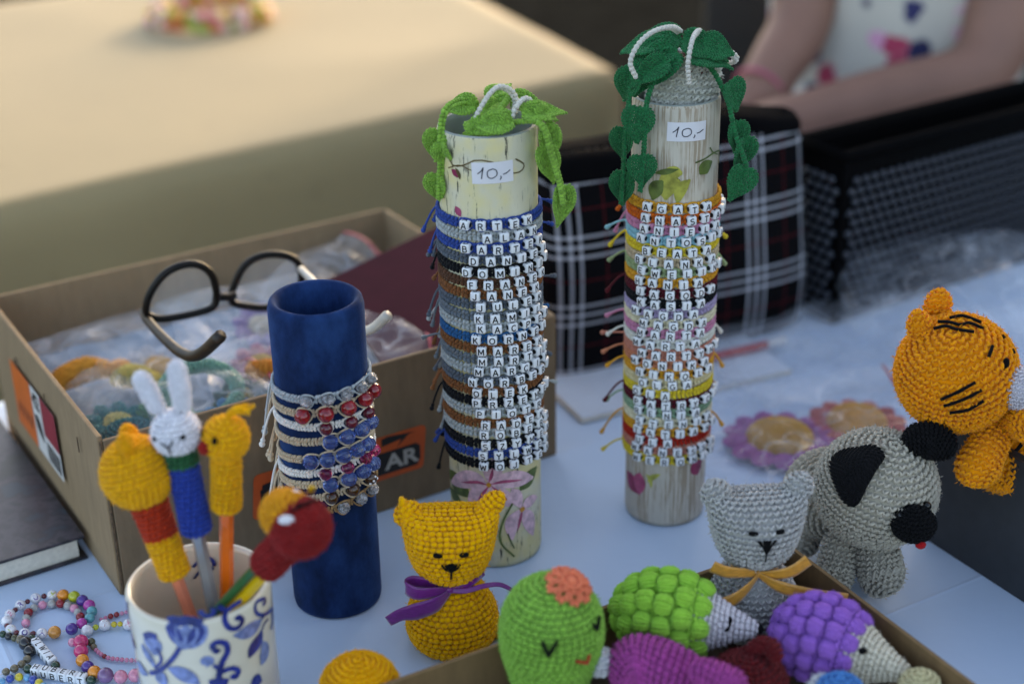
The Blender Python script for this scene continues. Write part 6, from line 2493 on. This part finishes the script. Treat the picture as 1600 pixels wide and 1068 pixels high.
PY = 1.86
pc = aty(1395, 90, PY)
per = thing('person', 'person in white floral dress sitting behind the basket with hands together', 'person', (pc[0], PY, -.75))
LX = to_local(per)
elbR, elbL = aty(1545, 118, PY - .13), aty(1262, 30, PY - .05)
hand = aty(1205, 196, PY - .22)
handL = aty(1180, 150, PY - .14)
px_, zt = pc[0] + .02, pc[2]
shz = zt + .33
J = {'pelvis': (px_, PY + .06, -.26), 'belly': (px_, PY + .05, -.05), 'chest': (px_, PY + .04, zt + .18), 'neck0': (px_, PY + .05, shz + .05), 'neck': (px_, PY + .04, shz + .11), 'head0': (px_, PY + .02, shz + .17), 'head1': (px_, PY + .015, shz + .25), 'head2': (px_, PY + .02, shz + .31),
     'shR': (px_ + .15, PY + .04, shz), 'elR': tuple(elbR), 'foR': tuple(elbR * .45 + hand * .55), 'wrR': tuple(hand), 'shL': (px_ - .15, PY + .04, shz), 'elL': tuple(elbL), 'foL': tuple(elbL * .5 + handL * .5), 'wrL': tuple(handL),
     'hipR': (px_ + .09, PY + .02, -.27), 'knR': (px_ + .12, PY - .36, -.25), 'anR': (px_ + .12, PY - .38, -.68), 'toR': (px_ + .12, PY - .54, -.72), 'hipL': (px_ - .09, PY + .02, -.27), 'knL': (px_ - .12, PY - .36, -.25), 'anL': (px_ - .12, PY - .38, -.68), 'toL': (px_ - .12, PY - .54, -.72)}
RAD = {'pelvis': .13, 'belly': .115, 'chest': .125, 'neck0': .06, 'neck': .052, 'head0': .07, 'head1': .088, 'head2': .075, 'shR': .062, 'shL': .062, 'elR': .045, 'elL': .040, 'foR': .040, 'foL': .037, 'wrR': .027, 'wrL': .026, 'hipR': .095, 'hipL': .095, 'knR': .065, 'knL': .065, 'anR': .04, 'anL': .04, 'toR': .032, 'toL': .032}
E_ = [('pelvis', 'belly'), ('belly', 'chest'), ('chest', 'neck0'), ('neck0', 'neck'), ('neck', 'head0'), ('head0', 'head1'), ('head1', 'head2'), ('chest', 'shR'), ('shR', 'elR'), ('elR', 'foR'), ('foR', 'wrR'), ('chest', 'shL'), ('shL', 'elL'), ('elL', 'foL'), ('foL', 'wrL'),
      ('pelvis', 'hipR'), ('hipR', 'knR'), ('knR', 'anR'), ('anR', 'toR'), ('pelvis', 'hipL'), ('hipL', 'knL'), ('knL', 'anL'), ('anL', 'toL')]
for sd, w, fwd in (('R', hand, nrm(hand - elbR)), ('L', handL, nrm(V3(.1, -.55, -.8)))):
    pal = w + fwd * .055
    J['pa' + sd], RAD['pa' + sd] = tuple(pal), .030
    E_.append(('wr' + sd, 'pa' + sd))
    side = nrm(np.cross(fwd, (0, .3, 1)))
    curl = nrm(V3(-.2, .3, -1))
    for k in range(4):
        o = side * (k - 1.5) * .017
        ln = (.032, .037, .035, .028)[k]
        a, b, c = pal + o + fwd * .03, pal + o + fwd * (.03 + ln) + curl * .012, pal + o + fwd * (.035 + ln * 1.5) + curl * (.022 + ln * .5)
        for nm, q, r in (('a', a, .0095), ('b', b, .0085), ('c', c, .0075)):
            J[f'f{sd}{k}{nm}'], RAD[f'f{sd}{k}{nm}'] = tuple(q), r
        E_ += [('pa' + sd, f'f{sd}{k}a'), (f'f{sd}{k}a', f'f{sd}{k}b'), (f'f{sd}{k}b', f'f{sd}{k}c')]
    th1, th2_ = w + fwd * .03 + side * .036, w + fwd * .062 + side * .046 + curl * .01
    J['t' + sd + '1'], RAD['t' + sd + '1'] = tuple(th1), .011
    J['t' + sd + '2'], RAD['t' + sd + '2'] = tuple(th2_), .009
    E_ += [('wr' + sd, 't' + sd + '1'), ('t' + sd + '1', 't' + sd + '2')]
names = list(J)
me = bpy.data.meshes.new('body')
me.from_pydata([tuple(apply(LX, np.array(J[n])[None])[0]) for n in names], [(names.index(a), names.index(b)) for a, b in E_], [])
me.materials.append(m_skin)
bo = place('body', me, per)
sk = bo.modifiers.new('Skin', 'SKIN')
sk.use_smooth_shade = True
if not me.skin_vertices:
    pass
lay = me.skin_vertices[0].data
for i, n in enumerate(names):
    r = RAD[n]
    lay[i].radius = (r, r)
    lay[i].use_root = (n == 'pelvis')
ss = bo.modifiers.new('Smooth', 'SUBSURF')
ss.levels = ss.render_levels = 2
# dress: bodice and a skirt over the lap
mb = MB()
fold = lambda th, z: 1 + .025 * np.sin(7 * th + 9 * z) + .015 * np.sin(13 * th)
u, v = np.meshgrid(np.linspace(0, 1, 40), np.linspace(0, 2 * PI, 72, endpoint=False), indexing='ij')
zz = np.interp(u, [0, .2, .45, .75, 1], [-.33, -.20, .02, zt + .2, shz + .02])
rx = np.interp(u, [0, .2, .45, .75, 1], [.20, .185, .155, .175, .13])
ry = np.interp(u, [0, .2, .45, .75, 1], [.17, .16, .135, .15, .09])
P = np.stack([px_ + rx * np.cos(v) * fold(v, zz), PY + .05 + ry * np.sin(v) * fold(v, zz), zz], -1)
mb.add(apply(LX, P.reshape(-1, 3)), grid_faces(40, 72))
mb.build('bodice', dress_mat(), per)
mb = MB()
sheet(mb, lambda u, v: apply(LX, np.stack([px_ + (u - .5) * .52 * (1 + .1 * v), PY - .05 - v * .40, -.12 - .05 * v - .16 * np.abs(2 * u - 1) ** 3 + .012 * np.sin(u * 30 + 4 * v) - .02 * np.exp(-((u - .5) / .12) ** 2)], -1).reshape(-1, 3)).reshape(u.shape + (3,)), 50, 30, thick=.003)
mb.build('skirt', dress_mat(), per)
mb = MB()
hc = np.array(J['head1'])
ball(mb, apply(LX, (hc + V3(0, .025, .02))[None])[0], (.096, .098, .112), res=(17, 28))
mb.build('hair', m_hair, per)
for dx, nm, mt, sz, dy, dz in ((-.032, 'eye', m_black_y, (.011, .006, .006), -.083, .01), (.032, 'eye', m_black_y, (.011, .006, .006), -.083, .01), (0, 'nose', m_skin, (.011, .016, .017), -.090, -.018), (0, 'mouth', yarn('#a05048'), (.022, .006, .006), -.078, -.052), (-.088, 'ear', m_skin, (.010, .018, .028), 0, 0), (.088, 'ear', m_skin, (.010, .018, .028), 0, 0)):
    mb = MB()
    ball(mb, apply(LX, (hc + V3(dx, dy, dz))[None])[0], sz, res=(12, 18))
    mb.build(nm, mt, per)
wb = thing('wrist_bracelet', 'thin pink bracelet on the wrist of the person behind', 'bracelet', handL)
mb = MB()
a = np.linspace(0, 2 * PI, 24, endpoint=False)
ax = frame((0, 0, 0), nrm(handL - np.array(J['foL'])))
tube(mb, apply(ax, np.stack([.030 * np.cos(a), .030 * np.sin(a), 0 * a - .012], -1)), .003, 8, closed=True)
mb.build('band', plain('pink_band', '#b0566a', .5), wb)
ch = thing('garden_chair', 'dark chair under the person in the floral dress', 'chair', (px_, PY + .05, -.75))
m_chair = plain('dark_chair', '#1c1b1a', .6)
mb = MB()
rbox(mb, (0, 0, .36), (.44, .44, .03), .006)
mb.build('seat', m_chair, ch)
mb = MB()
rbox(mb, (0, .225, .66), (.44, .025, .40), .006)
mb.build('backrest', m_chair, ch)
for sx_ in (-.19, .19):
    for sy_ in (-.19, .19):
        mb = MB()
        tube(mb, np.array([(sx_, sy_, 0), (sx_, sy_, .345)]), .014, 10)
        mb.build('leg', m_chair, ch)

# ================================================================== beaded children's bracelets, lower left
C7 = (0, 890, 6.0)
def gloss(name, col, rough=.15, var=.25):
    return plain(name, col, rough, var=var, nscale=300, coat=.5)


GB = {k: gloss('bead_' + k, c) for k, c in dict(white='#dcdade', pink='#d57e9c', hot='#c8356c', red='#8f1420', wine='#5c0d1e', silver='#a7a5a0', orange='#e58a26', amber='#d08a3a', lime='#b0b42c', violet='#4c2f86', magenta='#b03a94', teal='#4f98a0', olive='#4c4a2c', black='#17171a',
                                                         bronze='#6d614a', dgreen='#183a24', blue='#27459a', sky='#5e9ec4', yellow='#cdb62e', mauve='#7b5a86', rose='#d98ba4').items()}
_bm = {}


def bead_mesh(r, key, flat=1.0):
    if (r, key, flat) not in _bm:
        _bm[(r, key, flat)] = ball(MB(), (0, 0, 0), (r * flat, r, r), res=(12, 18)).mesh('bead', GB[key])
    return _bm[(r, key, flat)]


def lbead(t, ch, p, r, col, yaw):
    mb = MB()
    ball(mb, (0, 0, 0), r, res=(12, 18))
    v, f = glyphs(ch, r * 1.35, .02)
    d = nrm(CPOS - p)
    M = frame((0, 0, 0), nrm(V3(d[0], d[1] * .8, d[2] + .15)), (math.cos(yaw), math.sin(yaw), 0))
    q = np.hstack([v[:, :2], np.zeros((len(v), 1))])
    zz_ = np.sqrt(np.maximum(r * r - np.sum(q[:, :2] ** 2, 1), (r * .35) ** 2)) + .00012
    q[:, 2] = zz_
    mb.add(apply(M, q), f, 1, False)
    mb.build('letter_bead', [GB['white'], GB[col]], t, tr(*(p - np.array(t.location))))


def string_bracelet(label, pts, beads, z=None, closed=False, name='bead_bracelet'):
    """beads strung along pixel points measured on the table"""
    P = [atz(*conv(C7, (x, y)), zz) for x, y, zz in pts]
    p = smooth_path(P, 240, closed)
    d = np.concatenate([[0], np.cumsum(np.linalg.norm(np.diff(p, axis=0), axis=1))])
    t = thing(name, label, 'bracelet', (p[:, 0].mean(), p[:, 1].mean(), 0.0), 0, 'beaded bracelets lying by the cup')
    mb = MB()
    tube(mb, p - np.array(t.location), .0005, 6)
    mb.build('elastic_cord', GB['white'], t)
    s, k = 0.0, 0
    while True:
        kind, r = beads[k % len(beads)][:2]
        if s + r > d[-1]:
            break
        c = V3(*[np.interp(s + r, d, p[:, j]) for j in range(3)])
        tg_ = nrm(V3(*[np.interp(s + r + .001, d, p[:, j]) - np.interp(s + r - .001, d, p[:, j]) for j in range(3)]))
        c[2] = max(c[2], r)
        if len(beads[k % len(beads)]) > 2:
            lbead(t, beads[k % len(beads)][2], c, r, beads[k % len(beads)][3], math.atan2(tg_[1], tg_[0]) if tg_[0] > 0 else math.atan2(-tg_[1], -tg_[0]))
        else:
            place('bead', bead_mesh(r, kind), t, frame(c - np.array(t.location), nrm(np.cross(tg_, (0, 1, .2))), tg_))
        s += 2 * r + .0001
        k += 1
    return t


W4 = .0036
string_bracelet('bracelet of round letter beads and big shiny coloured beads in a loop', [(575, 575, .004), (455, 590, .004), (300, 595, .004), (150, 585, .004), (65, 520, .004), (75, 440, .004), (130, 385, .004), (205, 320, .004), (335, 265, .004), (440, 240, .004), (560, 235, .005), (665, 240, .005), (750, 275, .005), (810, 310, .005), (860, 365, .005), (840, 450, .005), (780, 490, .005), (690, 545, .005)],
                [('amber', .0042), ('white', W4, 'A', 'violet'), ('wine', .0019), ('white', W4, 'O', 'violet'), ('wine', .0019), ('white', W4, 'L', 'lime'), ('wine', .0019), ('white', W4), ('white', W4, 'E', 'pink'), ('wine', .0018), ('white', W4, 'R', 'violet'), ('wine', .0018), ('white', W4, 'U', 'violet'), ('wine', .0019), ('white', W4, 'M', 'lime'), ('orange', .0040), ('lime', .0040), ('violet', .0040), ('magenta', .0040), ('teal', .0036), ('teal', .0034), ('magenta', .0036), ('violet', .0040), ('lime', .0040)], closed=True)
string_bracelet('small loop of pink, dark red and pearl beads inside the letter loop', [(245, 520, .003), (240, 470, .003), (255, 430, .003), (280, 380, .003), (340, 345, .003), (410, 325, .003), (495, 315, .003), (580, 315, .003), (650, 340, .003), (705, 365, .003), (735, 405, .003), (755, 445, .003), (740, 480, .003)],
                [('rose', .0029), ('silver', .0027), ('red', .0031), ('silver', .0027), ('rose', .0029), ('silver', .0028), ('red', .0031), ('silver', .0029), ('rose', .0029), ('silver', .0027), ('red', .0030), ('silver', .0026)])
string_bracelet('pink seed bead strand running behind the cup', [(930, 470, .002), (1010, 440, .002), (1120, 410, .002), (1240, 385, .002), (1330, 400, .002)], [('pink', .0014), ('pink', .0014), ('red', .0019), ('red', .0019), ('rose', .0014), ('rose', .0014)])
string_bracelet('strand of white letter beads and yellow beads reaching the cup', [(760, 580, .0036), (860, 555, .0036), (920, 525, .0036), (1000, 515, .0036), (1075, 508, .0036), (1150, 505, .0036), (1220, 515, .0036), (1330, 560, .0036)],
                [('white', .0038), ('lime', .0020), ('white', .0038, 'V', 'red'), ('yellow', .0020), ('yellow', .0018), ('white', .0038, 'M', 'pink'), ('yellow', .0022), ('white', .0038, 'A', 'pink'), ('yellow', .002)])
string_bracelet('pink seed bead strand with dark green clasp curving to the cup', [(845, 650, .003), (870, 710, .002), (930, 775, .002), (1010, 820, .002), (1110, 835, .002), (1240, 845, .002), (1330, 840, .002)], [('olive', .0028), ('bronze', .0022)] + [('pink', .0015)] * 3 + [('red', .0016)] + [('pink', .0015)] * 4 + [('rose', .0015)] * 3 + [('red', .0018)] * 2)
string_bracelet('strand of pink, orange and violet round beads by the cup', [(640, 700, .004), (745, 650, .0055), (760, 730, .0055), (760, 820, .0044), (805, 885, .0044), (860, 945, .0044), (955, 975, .006), (1070, 1005, .0046), (1190, 990, .0046), (1300, 985, .0046)],
                [('rose', .0030), ('hot', .0048), ('hot', .0046), ('orange', .0042), ('violet', .0040), ('orange', .0042), ('mauve', .0050), ('rose', .0043), ('rose', .0043), ('rose', .0043)])
string_bracelet('strand of bronze and black beads at the lower left edge', [(0, 590, .003), (110, 630, .003), (190, 650, .004), (250, 700, .005), (280, 780, .003), (250, 840, .003), (160, 910, .003), (60, 950, .003), (0, 980, .003)], [('dgreen', .0024), ('black', .0026), ('olive', .0024), ('bronze', .0030), ('black', .0044), ('black', .0040), ('bronze', .0027), ('bronze', .0026), ('bronze', .0027), ('bronze', .0025), ('bronze', .0026), ('bronze', .0027), ('black', .0034)])
string_bracelet('blue and yellow seed bead strand at the lower left corner', [(-20, 1060, .002), (60, 1030, .0022), (150, 1010, .0022), (240, 1005, .0022), (310, 1030, .0022), (380, 1068, .0022), (420, 1110, .002)], [('sky', .0024), ('blue', .0026), ('yellow', .0026), ('sky', .0024), ('blue', .0027), ('yellow', .0026), ('sky', .0026), ('blue', .0026)])


def cube_word(label, word, a, b, z=.0035):
    A_, B_ = atz(*conv(C7, a), z), atz(*conv(C7, b), z)
    d = nrm(B_ - A_)
    t = thing('letter_bracelet', label, 'bracelet', (A_[0], A_[1], 0), math.atan2(d[1], d[0]), 'beaded bracelets lying by the cup')
    n = len(word)
    L = np.linalg.norm(B_ - A_)
    for k, c in enumerate(word):
        place('letter_bead', letter_bead(c), t, tr(k * L / max(n - 1, 1), 0, z) @ rot('Z', random.uniform(-.05, .05)) @ rot('X', random.uniform(-.05, .05)))
    mb = MB()
    tube(mb, np.array([(-.006, 0, z), (L + .006, 0, z)]), .0008, 6)
    mb.build('elastic_cord', GB['black'], t)
    for x in (-.0062, L + .0064):
        place('bead', bead_mesh(.0030, 'dgreen'), t, tr(x, 0, z))
    return t


cube_word('square letter beads reading HUBERT lying by the cup', 'HUBERT', (345, 940), (770, 1015), .0035)
cube_word('square letter beads reading YLWIA slanting above the HUBERT beads', 'YLWIA', (335, 690), (480, 850), .0040)
